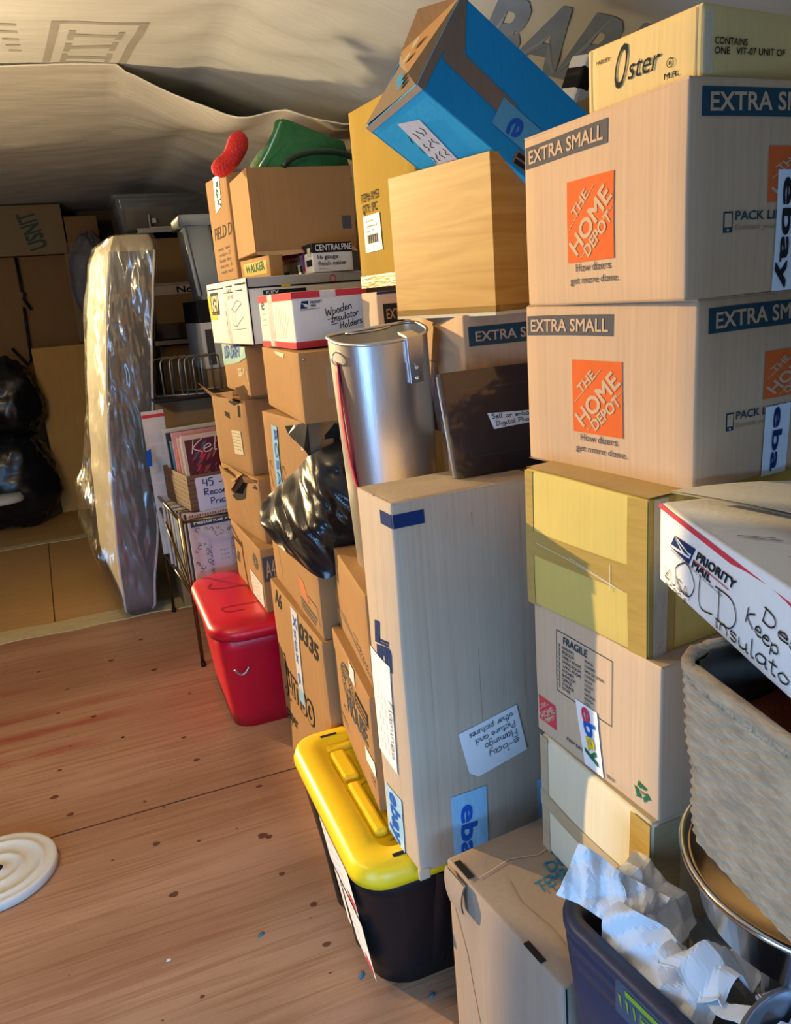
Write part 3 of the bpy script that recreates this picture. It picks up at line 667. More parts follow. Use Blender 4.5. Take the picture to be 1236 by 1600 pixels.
for a, b in (((.075, .335, .355), (.115, .46, .3775)), ((.075, .12, .355), (.105, .315, .3785)), ((.075, .47, .355), (.20, .50, .374))):
    mb = MB(); mb.box(a, b, YELP); mb.build('lid_ridge', lid, bevel=.008)
mb = MB(); FT = Face((0, 0, .362), (1, 0, 0), (0, 1, 0))
for p in ([(.075, .30), (.20, .35), (.33, .30)], [(.12, .24), (.24, .17), (.40, .22)], [(.13, .33), (.22, .46)], [(.2, .35), (.24, .17)], [(.10, .10), (.24, .17)]): ribbon(mb, FT, p, .005, mat('dull_gold_groove', (.42, .27, .01), .5), .0012)
mb.build('lid_grooves', lid)
FT2 = Face((0, 0, .3787), (1, 0, 0), (0, 1, 0)); 
for q_ in ([(.082, .030), (.13, .041)], [(.075, .527), (.118, .537)]):
    mb = MB(); quad(mb, FT2, q_, INK); mb.build('lid_slot', lid)
LS = Face((.046, .49, 0), (0, -1, 0), (-.046/.352, 0, 1))
for s0, s1, t0, t1 in ((.20, .405, .215, .335), (.215, .41, .045, .200)):
    mb = MB(); quad(mb, LS, [(s0, t0), (s1, t1)], PAPER, .0062, 2)
    for k in range(5): scribble(mb, LS, (s0+.02, t1-.02-.024*k), (s1-.03, t1-.02-.024*k), 0, .008, BLUEINK if k % 2 else INK, 6, .0016, .0075)
    quad(mb, LS, [(s1-.06, t0+.006), (s1-.01, t0+.03)], PINKRED, .007)
    mb.build('side_label', t)

# red tote
t = empty('storage_tote', (.250, 2.505, 0)); tag(t, 'bright red plastic storage tote with red lid on the floor, beside the record rack', 'storage tote')
mb = MB(); tub(mb, 0, 0, .54, .635, .385, Vector((.032, .066)), .075, REDP)
mb.tube([(.045 + .012*math.cos(i*PI/12)*0 + .05*i/12, .0 - .004, .268 - .024*math.sin(i*PI/12)) for i in range(13)], .004, WIRE, 6)
mb.build('tub', t)
mb = MB(); rr = lambda k, z, r=.11: [(x, y, z) for x, y in rrect(.54-2*k, .635-2*k, max(.02, r-k*.6), 9, k, k)]
mb.loft([rr(.006, .370), rr(-.014, .368), rr(-.016, .392), rr(-.008, .408), rr(.010, .415), rr(.030, .4165), rr(.036, .4195), rr(.10, .4195)], REDP, False, True)
lid = mb.build('lid', t)
mb = MB(); FT = Face((0, 0, .4196), (1, 0, 0), (0, 1, 0)); DR = mat('red_groove', (.30, .004, .012), .4)
ribbon(mb, FT, smoothline([(.06, .49), (.045, .44), (.10, .41), (.18, .40), (.22, .33), (.205, .235), (.19, .20), (.10, .205), (.055, .20), (.07, .155), (.13, .15)], 6), .007, DR, .0012)
mb.build('lid_moulding', lid)

# ------------------------------------------------------------------ stack between the tall carton and the jumbo carton
c = Carton((.429, 1.404, -.099, .40, .40, .275, .379), KRAFT_O, .003, .004, 11); mb = c.mb; L = c.L
for k, rr_ in enumerate((.072, .062)): ribbon(mb, L, [(.165 + rr_*math.cos(a*PI/16), .195 + rr_*.62*math.sin(a*PI/16)) for a in range(33)], .004, GREYINK)
for i in range(22): a = i*PI/11; ribbon(mb, L, [(.165 + .02*math.cos(a), .195 + .012*math.sin(a)), (.165 + .058*math.cos(a+.4), .195 + .036*math.sin(a+.4))], .003, GREYINK)
quad(mb, L, [(.252, .188), (.372, .222)], INK, .001, 3); quad(mb, L, [(.262, .196), (.362, .201)], KRAFT_O, .0014, 3); quad(mb, L, [(.262, .208), (.362, .213)], KRAFT_O, .0014, 3)
text(mb, L, 'HOUSE', (.150, .118), (.350, .133), (.150, .165), GREYINK, .03)
ribbon(mb, L, [(.08, .098), (.37, .110)], .005, GREYINK); ribbon(mb, L, [(.03, .052), (.385, .062)], .004, GREYINK); ribbon(mb, L, [(.03, .04), (.385, .05)], .002, GREYINK)
c.strip('white_label', L, [(.322, .085), (.402, .120)], PAPER, .002)
c.strip('clear_tape', L, [(.205, .235), (.262, .274)], PAPERP, .002)
c.flaps(along='y', m=KRAFT_O)
c.done('cardboard_box', 'orange kraft box with a round printed emblem, on the back of the yellow lid')
c = Carton((.450, 1.435, -.115, .45, .40, .214, .654), KRAFT_O, .002, .004, 12); mb = c.mb; L = c.L
for i in range(7): ribbon(mb, L, [(.05+.02*i, .055 - .004*i), (.19+.03*i, .06 - .006*i)], .004, FADED)
for i in range(5): hand(mb, L, 'nort'[i % 4]*3, (.27 + .03*i, .055 - .009*i), (.33 + .03*i, .058 - .009*i), (.27 + .03*i, .068 - .009*i), GREYINK, .0022)
c.flaps(along='y', m=KRAFT_O)
c.done('cardboard_box', 'plain orange kraft box under the metal pack can, left of the tall carton')

# jumbo stack
c = Carton((.442, 1.815, .014, .575, .30, .609, 0), KRAFT_O, .004, .004, 13, 12); mb = c.mb; L, F = c.L, c.F
text(mb, L, '0335', (.335, .535), (.520, .535), (.350, .585), INK, .03)
text(mb, L, 'A6', (.050, .545), (.135, .545), (.065, .597), INK, .02)
def outline(mb, F, t, P0, PU, PV, m, inner):
    text(mb, F, t, P0, PU, PV, m, .045, .0012); text(mb, F, t, P0, PU, PV, inner, .004, .0022)
outline(mb, L, 'Jumbo', (.055, .262), (.400, .272), (.070, .375), INK, KRAFT_O)
text(mb, L, 'paper', (.015, .125), (.165, .140), (.025, .175), INK, .01)
f = c.strip('vertical_tape', L, [(.265, .606), (.335, .606), (.322, .315), (.262, .315)], TAPEW, .0022)
hand(f, L, 'Xxox o', (.285, .59), (.280, .36), (.322, .59), BLUEINK, .006, .0036)
f = c.strip('tape_end', L, [(.262, .30), (.325, .345)], TAPEB, .0028); 
c.flaps(along='y', m=KRAFT_O)
c.done('jumbo_carton', 'big orange kraft carton lettered in tall outlined capitals, between red tote and yellow lid')
c = Carton((.453, 1.826, -.007, .563, .30, .218, .609), KRAFT_O, .003, .004, 14); mb = c.mb; L = c.L
mb.face([L(a, b, .001) for a, b in ((.34, .118), (.40, .112), (.445, .062), (.36, .068))], mat('faded_orange_print', (.50, .12, .04), .6))
for k in range(5): ribbon(mb, L, [(.345, .052 - .007*k), (.52 - .008*k, .045 - .007*k)], .004, GREYINK if k % 2 == 0 else FADED)
ribbon(mb, L, [(.44, .085), (.53, .08), (.54, .03)], .003, GREYINK); ribbon(mb, L, [(.08, .19), (.12, .04)], .004, FADED)
c.flaps(along='y', m=KRAFT_O)
c.done('cardboard_box', 'orange kraft box with faded red print, right under the black garbage bag')
c = Carton((.496, 1.923, .116, .367, .30, .335, .827), KRAFT_O, .003, .004, 15); mb = c.mb; L, F = c.L, c.F
text(mb, F, '4', (.043, .277), (.083, .277), (.046, .322), INK, .05)
f = c.strip('vertical_tape', L, [(.082, .303), (.130, .301), (.118, .112), (.070, .106)], TAPEB, .0022)
hand(f, L, 'BOSA', (.105, .295), (.090, .125), (.128, .296), BLUEINK, .004, .0036)
for a in (.045, .16): ribbon(mb, L, [(a, .17), (a-.008, .19), (a-.02, .19), (a-.024, .165), (a-.012, .11)], .003, INK)
c.flaps(along='y', m=KRAFT_O)
c.done('cardboard_box', 'orange kraft box with a black digit, half wrapped in the garbage bag')

# black garbage bag slumped around that box
mb = MB()
CP = [(.44, 2.26), (.385, 2.10), (.410, 1.92), (.452, 1.778), (.545, 1.775), (.655, 1.79), (.74, 1.95), (.74, 2.25)]
BOT = [.840, .838, .815, .792, .815, .815, .83, .84]
TOPZ = [.90, .945, 1.030, 1.085, 1.120, 1.135, 1.10, .95]
INN = [(.455, 2.285), (.452, 2.2), (.478, 2.02), (.490, 1.905), (.585, 1.890), (.70, 1.91), (.73, 2.0), (.70, 2.26)]
def per(vals, u):
    n = len(vals); x = u*n; i = int(math.floor(x)); f = x-i
    g = lambda k: vals[(i+k) % n]
    cr = lambda a, b, c_, d: .5*(2*b + (c_-a)*f + (2*a-5*b+4*c_-d)*f*f + (3*b-a-3*c_+d)*f**3)
    if isinstance(vals[0], tuple): return tuple(cr(g(-1)[k], g(0)[k], g(1)[k], g(2)[k]) for k in (0, 1))
    return cr(g(-1), g(0), g(1), g(2))
def bagpt(u, v):
    x, y = per(CP, u); xi, yi = per(INN, u); zb, zt = per(BOT, u), per(TOPZ, u)
    z = zb + (zt-zb)*v
    k = 0 if v < .45 else ((v-.45)/.55)**1.6
    bul = .94 + .06*math.sin(min(1, v/.35)*PI/2)
    cx, cy = .56, 2.02
    X = cx + (x-cx)*bul; Y = cy + (y-cy)*bul
    X = X*(1-k) + xi*k; Y = Y*(1-k) + yi*k
    p = Vector((X, Y, z)); d = Vector((x-cx, y-cy, 0)).normalized()
    w = 1 - abs(2*v-1)**4
    f1 = abs(noise.noise(Vector((u*7 + z*9, z*7, 1)))) ; f2 = abs(noise.noise(Vector((u*12, z*20 + u*16, 5)))); f3 = noise.noise(Vector((u*60, z*40, 9)))
    return p + d*(.060*f1 + .022*f2 + .001*f3 - .024)*w + Vector((0, 0, .012*noise.noise(Vector((u*12, v*3, 2)))*w))
mb.grid(lambda u, v: bagpt(u, v), 120, 44, BAGP, True, True)
mb.face([bagpt(1 - i/120, 0) for i in range(120)], BAGP)
o = mb.build('garbage_bag'); tag(o, 'glossy black garbage bag slumped around a box, left of the metal can', 'garbage bag')
mb = MB()
Lq = Face((.496 - .367*math.sin(.116), 1.923 + .367*math.cos(.116), .827), (math.sin(.116), -math.cos(.116), 0), (0, 0, 1))
pts = [(.20, .302), (.23, .316), (.27, .322), (.318, .330), (.372, .340), (.372, .24), (.358, .262), (.350, .268), (.332, .262), (.318, .275), (.30, .268), (.285, .285), (.262, .282), (.245, .296)]
mb.face([Lq(a, b, .006 + .008*math.sin(a*60)) for a, b in pts], BAGP)
mb.face([Vector((.494 - .002, 1.915, 1.085)), Vector((.520, 1.913, 1.09)), Vector((.528, 1.915, 1.165)), Vector((.493, 1.917, 1.168))], mat('grey_torn_film', (.10, .095, .09), .3, alpha=.55))
mb.build('torn_film', o)

# ------------------------------------------------------------------ stack on the red tote
c = Carton((.444, 2.568, .026, .50, .30, .232, .42), KRAFT_O, .003, .004, 16); mb = c.mb; L, F = c.L, c.F
for k in range(4): quad(mb, L, [(.035 + .012*k, .075 + .012*k), (.105 + .004*k, .083 + .012*k)], INK, .001, 2)
for i in range(16): a = i*PI/8; ribbon(mb, L, [(.405 + .012*math.cos(a), .165 + .009*math.sin(a)), (.405 + .043*math.cos(a), .165 + .030*math.sin(a))], .005, GREYINK)
quad(mb, F, [(.004, .115), (.050, .205)], GREYINK, .001, 3); text(mb, F, 'A4', (.012, .13), (.045, .13), (.012, .19), KRAFT, .01, .0018)
f = c.strip('shipping_label', L, [(.300, .010), (.470, .010), (.480, .098), (.300, .108)], PAPERP, .002)
for k in range(5): scribble(f, L, (.315, .092-.015*k), (.46, .084-.015*k), 0, .004, PURPINK if k < 2 else GREYINK, 6, .002, .0032)
c.flaps(along='y', m=KRAFT_O)
c.done('cardboard_box', 'orange kraft box with a pinkish label standing on the red tote lid')
def ragged(c, spots, m):
    for q in spots: c.mb.face([c.L(a, b, .0012) for a, b in q], DARK)
c = Carton((.481, 2.627, .13, .446, .30, .232, .652), KRAFT_O, .005, .005, 17); mb = c.mb; L, F = c.L, c.F
ragged(c, [[(.115, .118), (.17, .11), (.23, .122), (.285, .138), (.325, .218), (.29, .205), (.22, .165)]], None)
f = MB(); f.face([L(-.01, .205, .004), L(.05, .232, .02), L(.16, .223, .03), L(.282, .213, .022), L(.20, .160, .028), L(.111, .135, .010), L(.02, .16, .006)], KRAFT_O); f.face([L(.10, .19, .006), L(.25, .20, .030), L(.31, .235, .012), L(.12, .235, .006)], KRAFT_O); c.kids.append(('torn_flap', f, 0))
f = MB(); f.face([L(.30, .20, .004), L(.33, .23, .020), L(.40, .238, .018), L(.43, .22, .002)], KRAFT_O); c.kids.append(('torn_flap', f, 0))
for i in range(10): ribbon(mb, L, [(.365 + R.uniform(0, .05), .19 + R.uniform(0, .02)), (.375 + R.uniform(0, .05), .19 + R.uniform(0, .022))], .004, INK)
ribbon(mb, L, [(.255, .12), (.31, .03)], .003, KRAFT_P)
c.done('torn_cardboard_box', 'battered orange kraft box with a torn dark hole, second box up on the red tote')
c = Carton((.482, 2.699, .162, .372, .30, .268, .884), KRAFT_O, .005, .005, 18); mb = c.mb; L, F = c.L, c.F
ragged(c, [[(.155, .198), (.205, .19), (.20, .212), (.15, .215)], [(.20, .252), (.26, .243), (.32, .256), (.335, .266), (.25, .266)], [(.292, .205), (.312, .203), (.315, .245), (.298, .248)]], None)
f = c.strip('small_label', L, [(.208, .062), (.300, .068), (.300, .154), (.208, .150)], CREAMB, .002)
for k in range(6): scribble(f, L, (.216, .142-.012*k), (.292, .143-.012*k), 0, .004, FADED, 5, .002, .0032)
f = MB(); f.face([L(.0, .262, .002), L(-.042, .315, .035), L(.03, .298, .038), L(.12, .275, .02), L(.10, .262, .002)], KRAFT_O); f.face([L(.11, .264, .002), L(.20, .285, .03), L(.345, .305, .03), L(.30, .262, .02), L(.2, .264, .002)], KRAFT_O); c.kids.append(('torn_flap', f, 0))
f = MB(); f.face([L(.345, .266, 0), L(.345, .312, .02), L(.372, .330, -.06), L(.372, .268, -.10)], KRAFT_O); c.kids.append(('torn_flap', f, 0))
c.done('torn_cardboard_box', 'ragged open orange kraft box, topmost of the torn boxes behind the garbage bag')
c = Carton((.492, 2.625, .015, .42, .30, .165, 1.170), KRAFT_O, .003, .004, 19); mb = c.mb; L = c.L
f = c.strip('wide_tape', L, [(.0, .085), (.30, .110), (.42, .130), (.42, .164), (.0, .164)], TAPEC, .0022)
hand(f, L, 'USA CRAFT', (.05, .118), (.34, .128), (.06, .158), BLUEINK, .008, .0036)
text(mb, L, 'SS-1', (.27, .062), (.36, .066), (.272, .088), CREAMB, .03); ribbon(mb, L, [(.40, .09), (.41, .04)], .006, CREAMB)
c.flaps(along='y', m=KRAFT_O)
c.done('cardboard_box', 'orange kraft box with aqua tape and blue scrawl, under the white carton')

# ------------------------------------------------------------------ upper boxes in the middle
c = Carton((.480, 1.885, -.036, .50, .30, .175, 1.165), KRAFT_O, .003, .004, 20); mb = c.mb; L, F = c.L, c.F
mb.face([L(.19, .171, .001), L(.33, .168, .001), L(.32, .155, .001), L(.22, .163, .001)], CREAMB); quad(mb, F, [(.063, .06), (.20, .141)], FADED, .0008, 3)
for q in ((.012, .16),): mb.lathe([(.0, .0), (.004, .0), (.003, .002), (0, .0025)], WIRE, 10, M=Matrix.Translation(F(*q, .0005)) @ Matrix.Rotation(PI/2, 4, 'X'))
c.flaps(along='y', m=KRAFT_O)
c.done('cardboard_box', 'plain kraft box under the white mailing box with red edges')
c = Carton((.508, 2.0, .042, .338, .203, .141, 1.345), WHITEB, .002, .003, 21); mb = c.mb; L, F, T = c.L, c.F, c.T
for a, b in (((.0, .122), (.10, .1405)), ((.15, .122), (.338, .1405)), ((.0, .0), (.09, .016)), ((.13, .0), (.338, .016))): quad(mb, L, [a, b], PINKRED, .0008, 4)
for a, b in (((.0, .124), (.075, .1405)), ((.118, .124), (.203, .1405)), ((.0, .0), (.085, .017)), ((.11, .0), (.203, .010))): quad(mb, F, [a, b], PINKRED, .0008, 4)
quad(mb, L, [(.0, .12), (.338, .123)], CREAMB, .0006, 3)
mb.face([F(a, b, .001) for a, b in ((.020, .098), (.0385, .098), (.0435, .117), (.0245, .117))], NAVY)
mb.face([F(a, b, .0014) for a, b in ((.024, .112), (.041, .108), (.028, .104), (.040, .106), (.0385, .101))], WHITEB)
text(mb, F, 'PRIORITY', (.048, .109), (.079, .111), (.0485, .1155), NAVY, .02); text(mb, F, 'MAIL', (.048, .101), (.063, .102), (.0485, .1075), NAVY, .02)
ribbon(mb, F, [(.019, .0945), (.072, .0975)], .0012, GREYINK)
for t, a, b, h in (('Wooden', (.085, .075), (.161, .091), (.085, .095)), ('Insulator', (.098, .058), (.177, .072), (.099, .076)), ('Holders', (.122, .040), (.186, .052), (.122, .058))): hand(mb, F, t, a, b, h, INK, .0022)
ribbon(mb, F, [(.090, .066), (.118, .072)], .002, INK); ribbon(mb, F, [(.097, .052), (.118, .056)], .002, INK)
text(mb, L, 'e', (.032, .100), (.062, .104), (.032, .135), GREYINK, .0); 
for k in range(3): scribble(mb, L, (.025, .09-.015*k), (.09, .092-.015*k), 0, .005, FADED, 6, .0015)
for k in range(6): ribbon(mb, L, [(.15 + .02*k, .03), (.20 + .02*k, .11 - .006*k)], .0012, FADED)
f = c.strip('clear_tape', L, [(.10, .0), (.15, .141)], CLEART, .0014)
f = c.strip('clear_tape', F, [(.076, .121), (.118, .141)], CLEART, .0014)
c.done('mailing_box', 'white mailing box with red edges and handwriting, in front of the big white carton')
c = Carton((.482, 2.43, .117, .44, .40, .197, 1.347), WHITEB, .002, .003, 22); mb = c.mb; L, F = c.L, c.F
quad(mb, L, [(.035, .095), (.13, .168)], INK, .0008, 4)
text(mb, L, 'KEV', (.045, .108), (.122, .110), (.047, .155), CREAMB, .03, .0014)
quad(mb, L, [(.010, .078), (.09, .099)], YELINK, .0008); quad(mb, L, [(.0, .10), (.03, .16)], YELINK, .0008)
for a, b in (((.01, .176), (.20, .178)), ((.23, .178), (.30, .180)), ((.33, .180), (.435, .183)), ((.20, .160), (.30, .161)), ((.33, .163), (.40, .164))): quad(mb, L, [a, (b[0], b[1]+.0025)], INK, .0009, 3)
text(mb, L, 'FAX', (.24, .158), (.29, .160), (.24, .172), GREYINK, .0); text(mb, L, '3710', (.24, .140), (.30, .142), (.24, .152), GREYINK, .0)
for q in ([(.27, .06), (.30, .055), (.38, .085), (.37, .13), (.33, .135), (.27, .11), (.27, .06)], [(.30, .055), (.30, .10), (.27, .11)], [(.30, .10), (.375, .125)]): ribbon(mb, L, q, .002, GREYINK)
ribbon(mb, L, [(.25, .045), (.40, .05)], .0015, GREYINK)
for k in range(4): quad(mb, L, [(.20, .03+.03*k), (.206, .045+.03*k)], PINKRED, .0009)
quad(mb, F, [(.004, .170), (.396, .196)], mat('pale_grey_print', (.38, .38, .38), .5), .0008, 5); quad(mb, F, [(.006, .165), (.38, .170)], INK, .0012, 5); quad(mb, F, [(.05, .145), (.19, .158)], INK, .0012, 3)
quad(mb, F, [(.002, .0), (.006, .196)], INK, .0009, 3); quad(mb, F, [(.11, .165), (.14, .172)], YELINK, .0016); text(mb, F, 'KEV', (.06, .147), (.10, .147), (.06, .156), WHITEB, .01, .0018)
ribbon(mb, F, [(.285 + .010*math.cos(a*PI/8), .178 + .012*math.sin(a*PI/8)) for a in range(17)], .0035, PINKRED)
c.strip('clear_tape', L, [(.20, .0), (.235, .196)], CLEART, .0014)
c.flaps(along='x', m=WHITEB)
c.done('white_carton', 'large white printed carton with black and yellow panel, behind the mailing box')
c = Carton((.706, 2.46, .009, .40, .131, .087, 1.547), WHITEB, .001, .002, 23); mb = c.mb; L, F = c.L, c.F
quad(mb, F, [(.0, .058), (.131, .087)], INK, .0008, 4); text(mb, F, 'CENTRALPNE', (.010, .064), (.130, .064), (.0105, .082), WHITEB, .008, .0014)
text(mb, F, '16 gauge', (.016, .040), (.082, .040), (.016, .052), INK, .012); text(mb, F, 'finish nailer', (.016, .020), (.108, .020), (.016, .032), INK, .012); text(mb, F, '2 1/2 in', (.018, .009), (.045, .009), (.018, .0125), INK, .01)
quad(mb, L, [(.0, .060), (.40, .087)], INK, .0008, 4); text(mb, L, 'NAILER', (.03, .045), (.26, .045), (.04, .072), PINKRED, .02, .0014); quad(mb, L, [(.02, .042), (.28, .060)], CREAMB, .0010, 3)
quad(mb, L, [(.29, .01), (.31, .078)], PURPINK, .0016); quad(mb, L, [(.33, .02), (.39, .04)], INK, .001); quad(mb, L, [(.35, .05), (.385, .075)], CREAMB, .0014); quad(mb, L, [(.03, .005), (.10, .02)], GREENINK, .001); quad(mb, L, [(.20, .01), (.27, .03)], GREYINK, .001)
c.done('tool_box_carton', 'white and black power tool carton lying on top of the big white carton')
c = Carton((.584, 2.529, .151, .265, .045, .064, 1.547), KRAFT_O, .001, .002, 24); text(c.mb, c.L, 'WALKER', (.05, .02), (.22, .025), (.05, .045), GREENINK, .02); quad(c.mb, c.L, [(.03, .012), (.24, .052)], MANILA, .0006, 3); c.flaps(along='y')
c.done('small_carton', 'small kraft carton with green lettering squeezed under the box of hats')

def open_box(name, pos, mo, mi, t=.004, label='', cat='cardboard box', extra=None, tilt=0):
    x, y, yaw, wA, wC, h, z = pos; mb = MB()
    mb.box((0, 0, 0), (wC, wA, t), mo)
    for a, b in (((0, 0, 0), (t, wA, h)), ((wC-t, 0, 0), (wC, wA, h)), ((t, 0, 0), (wC-t, t, h)), ((t, wA-t, 0), (wC-t, wA, h))): mb.box(a, b, mo)
    mb.box((t, t, t), (wC-t, wA-t, t+.001), mi)
    L = Face((0, wA, 0), (0, -1, 0), (0, 0, 1)); F = Face((0, 0, 0), (1, 0, 0), (0, 0, 1))
    if extra: extra(mb, L, F)
    o = mb.build(name, loc=(x, y, z), rot=(tilt, 0, yaw), bevel=.0012); tag(o, label, cat); return o, L, F
def ex(mb, L, F):
    quad(mb, F, [(.295, .06), (.325, .10)], GREYINK, .0008); 
    for q in ([(.01, .01), (.05, .03)], [(.02, .22), (.03, .1)], [(.2, .02), (.3, .012)]): ribbon(mb, F, q, .0015, FADED)
HATB, hl, hf = open_box('cardboard_box', (.553, 2.569, -.006, .301, .34, .25, 1.622), KRAFT_O, KRAFT_O, .004, 'open orange kraft box holding the green hat, near the ceiling', extra=ex)
f = MB(); f.grid(lambda u, v: (.0 + .33*u, -.001 - .03*v, .003 - .012*v - .006*math.sin(u*7)*v), 8, 3, KRAFT); f.build('bottom_flap', HATB)
c = Carton((.549, 2.885, .15, .233, .40, .351, 1.56), KRAFT_O, .003, .004, 25); mb = c.mb; L = c.L
f = c.strip('vertical_tape', L, [(.095, .235), (.150, .25), (.165, .351), (.105, .351)], TAPEC, .0022); hand(f, L, 'XaX', (.125, .34), (.118, .25), (.155, .34), GREENINK, .008, .0036)
text(mb, L, 'FIELD D', (.035, .145), (.225, .150), (.045, .185), INK, .0)
for k in range(5): text(mb, L, ('net wt', 'contents 12', 'keep dry', 'lot no 4', 'made well')[k], (.06, .105-.02*k), (.19, .108-.02*k), (.06, .117-.02*k), GREYINK, .0)
c.done('cardboard_box', 'orange kraft box with aqua tape strip and black print, left of the box of hats')

# ------------------------------------------------------------------ hats
mb = MB(); HR = []
for z, cx, rx, ry in ((1.845, .765, .172, .135), (1.875, .765, .168, .132), (1.905, .765, .163, .125), (1.935, .775, .150, .112), (1.962, .790, .132, .090), (1.985, .770, .095, .065), (2.005, .748, .060, .045), (2.022, .728, .035, .030), (2.034, .718, .016, .016)):
    HR.append([Vector((cx + rx*math.cos(a*PI/24), 2.705 + ry*math.sin(a*PI/24), z)) + noise.noise_vector(Vector((a*.4, z*30, 1)))*.004 for a in range(48)])
mb.loft(HR, GREENF, True, True)
o = mb.build('felt_hat'); tag(o, 'green felt hat with a wide brim sticking out of the open box', 'hat')
mb = MB(); mb.tube([(.80 + .125*math.cos(PI + a*PI/20), 2.575 - .02*math.sin(a*PI/20), 1.872 + .040*math.sin(a*PI/20)) for a in range(21)], .010, mat('dark_green_band', (.006, .03, .014), .4), 8); mb.build('hat_band', o)
mb = MB(); mb.tube([(.605, 2.62, 1.875), (.640, 2.60, 1.925), (.672, 2.615, 1.975), (.700, 2.65, 2.018)], .003, TAPEC, 6); mb.build('brim_edging', o)
mb = MB(); RR = []
path = [(.470, 1.868, .004), (.474, 1.872, .020), (.486, 1.882, .028), (.503, 1.892, .030), (.522, 1.905, .029), (.540, 1.925, .030), (.553, 1.948, .034), (.563, 1.968, .032), (.569, 1.984, .022), (.572, 1.993, .006)]
for k, (x_, z_, r_) in enumerate(path):
    q = path[min(k+1, len(path)-1)]; w_ = path[max(k-1, 0)]; t_ = Vector((q[0]-w_[0], 0, q[1]-w_[1])).normalized(); n_ = Vector((-t_.z, 0, t_.x))
    RR.append([Vector((x_, 2.66, z_)) + n_*r_*math.cos(a*PI/12) + Vector((0, 1, 0))*r_*.8*math.sin(a*PI/12) for a in range(24)])
mb.loft(RR, REDCLOTH, True, True)
o = mb.build('red_cap', subsurf=1); tag(o, 'bright red textured cloth cap propped left of the green hat', 'cap')

# ------------------------------------------------------------------ column behind the photo frame
c = Carton((.671, 1.363, -.058, .345, .30, .243, 1.167), KRAFT, .002, .004, 26); mb = c.mb; L, F = c.L, c.F
quad(mb, F, [(.010, .185), (.225, .222)], TEALINK, .0008, 5); text(mb, F, 'EXTRA SMALL', (.024, .194), (.200, .194), (.024, .212), KRAFT, .016, .0014)
for a, b in (((.10, .15), (.20, .152)), ((.10, .10), (.102, .152)), ((.20, .10), (.202, .152))): quad(mb, L, [a, b], GREYINK, .0008)
c.flaps(along='y')
c.done('moving_box', 'half hidden extra small moving box behind the black picture frame')
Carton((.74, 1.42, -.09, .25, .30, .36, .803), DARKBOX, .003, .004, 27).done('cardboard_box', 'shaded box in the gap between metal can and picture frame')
MAPLE = None
def wood(name, a, b, stretch, rough=.38, scale=3.0):
    m = bpy.data.materials.new(name); m.use_nodes = True; MATS[name] = m; nt = m.node_tree; N = nt.nodes; Lk = nt.links; bs = N['Principled BSDF']
    tc = N.new('ShaderNodeTexCoord'); mp = N.new('ShaderNodeMapping'); mp.inputs['Scale'].default_value = stretch; Lk.new(tc.outputs['Object'], mp.inputs[0])
    wv = N.new('ShaderNodeTexNoise'); wv.inputs['Scale'].default_value = scale; wv.inputs['Detail'].default_value = 7; wv.inputs['Distortion'].default_value = 1.4; Lk.new(mp.outputs[0], wv.inputs['Vector'])
    rp = N.new('ShaderNodeValToRGB'); e = rp.color_ramp.elements; e[0].position = .34; e[0].color = (*a, 1); e[1].position = .62; e[1].color = (*b, 1)
    Lk.new(wv.outputs['Fac'], rp.inputs[0]); Lk.new(rp.outputs[0], bs.inputs['Base Color']); bs.inputs['Roughness'].default_value = rough; return m
MAPLE = wood('maple_veneer', (.43, .21, .035), (.54, .30, .065), (.8, 1.0, 13), .4, 2.6)
WB, wl, wf = open_box('wooden_box', (.705, 1.294, .282, .291, .26, .27, 1.414), MAPLE, MAPLE, .012, 'open honey coloured maple box holding the tilted blue carton', 'wooden box')
mb = MB(); mb.box((-.001, .0, -.006), (.26, .291, .0), CREAMB); mb.build('bottom_panel', WB)
c = Carton((.730, 1.674, .116, .312, .22, .413, 1.481), MUSTARD, .003, .004, 28); mb = c.mb; L = c.L
text(mb, L, 'ITEM# AM53', (.040, .203), (.138, .203), (.040, .222), INK, .004); text(mb, L, 'QTY: 1PC', (.043, .177), (.125, .177), (.043, .196), INK, .012)
f = c.strip('barcode_label', L, [(.044, .085), (.136, .170)], PAPER, .002)
for k in range(16): quad(f, L, [(.06 + .0038*k, .105), (.0615 + .0038*k + .001*(k % 3), .125)], INK, .0032)
for k in range(3): text(f, L, ('article', 'assembled in', 'lot 7')[k], (.06, .155-.012*k), (.06 + .02*(2+k % 2), .155-.012*k), (.06, .1605-.012*k), INK, .0, .0032)
c.strip('tape', L, [(.0, .0), (.312, .03)], TAPE, .0014, 6)
c.flaps(along='y', m=MUSTARD)
c.done('tall_mustard_carton', 'tall mustard coloured carton with barcode label, left of the maple box', tilt=0)
c = Carton((.640, 1.735, -.004, .11, .30, .123, 1.345), KRAFT_G, .002, .004, 29); quad(c.mb, c.F, [(.013, .050), (.10, .096)], INK, .0008, 3); text(c.mb, c.F, 'EXTRA', (.02, .062), (.075, .062), (.02, .084), FADED, .01, .0014)
quad(c.mb, c.F, [(.0, .118), (.30, .123)], NAVY, .0008, 3); c.flaps(along='y', m=KRAFT_G)
c.done('small_carton', 'small kraft carton with a dark label, right of the mailing box')
Carton((.72, 1.72, 0, .16, .30, .543, .801), DARKBOX, .002, .004, 30).done('cardboard_box', 'tall shadowed box propping up the small dark labelled carton')

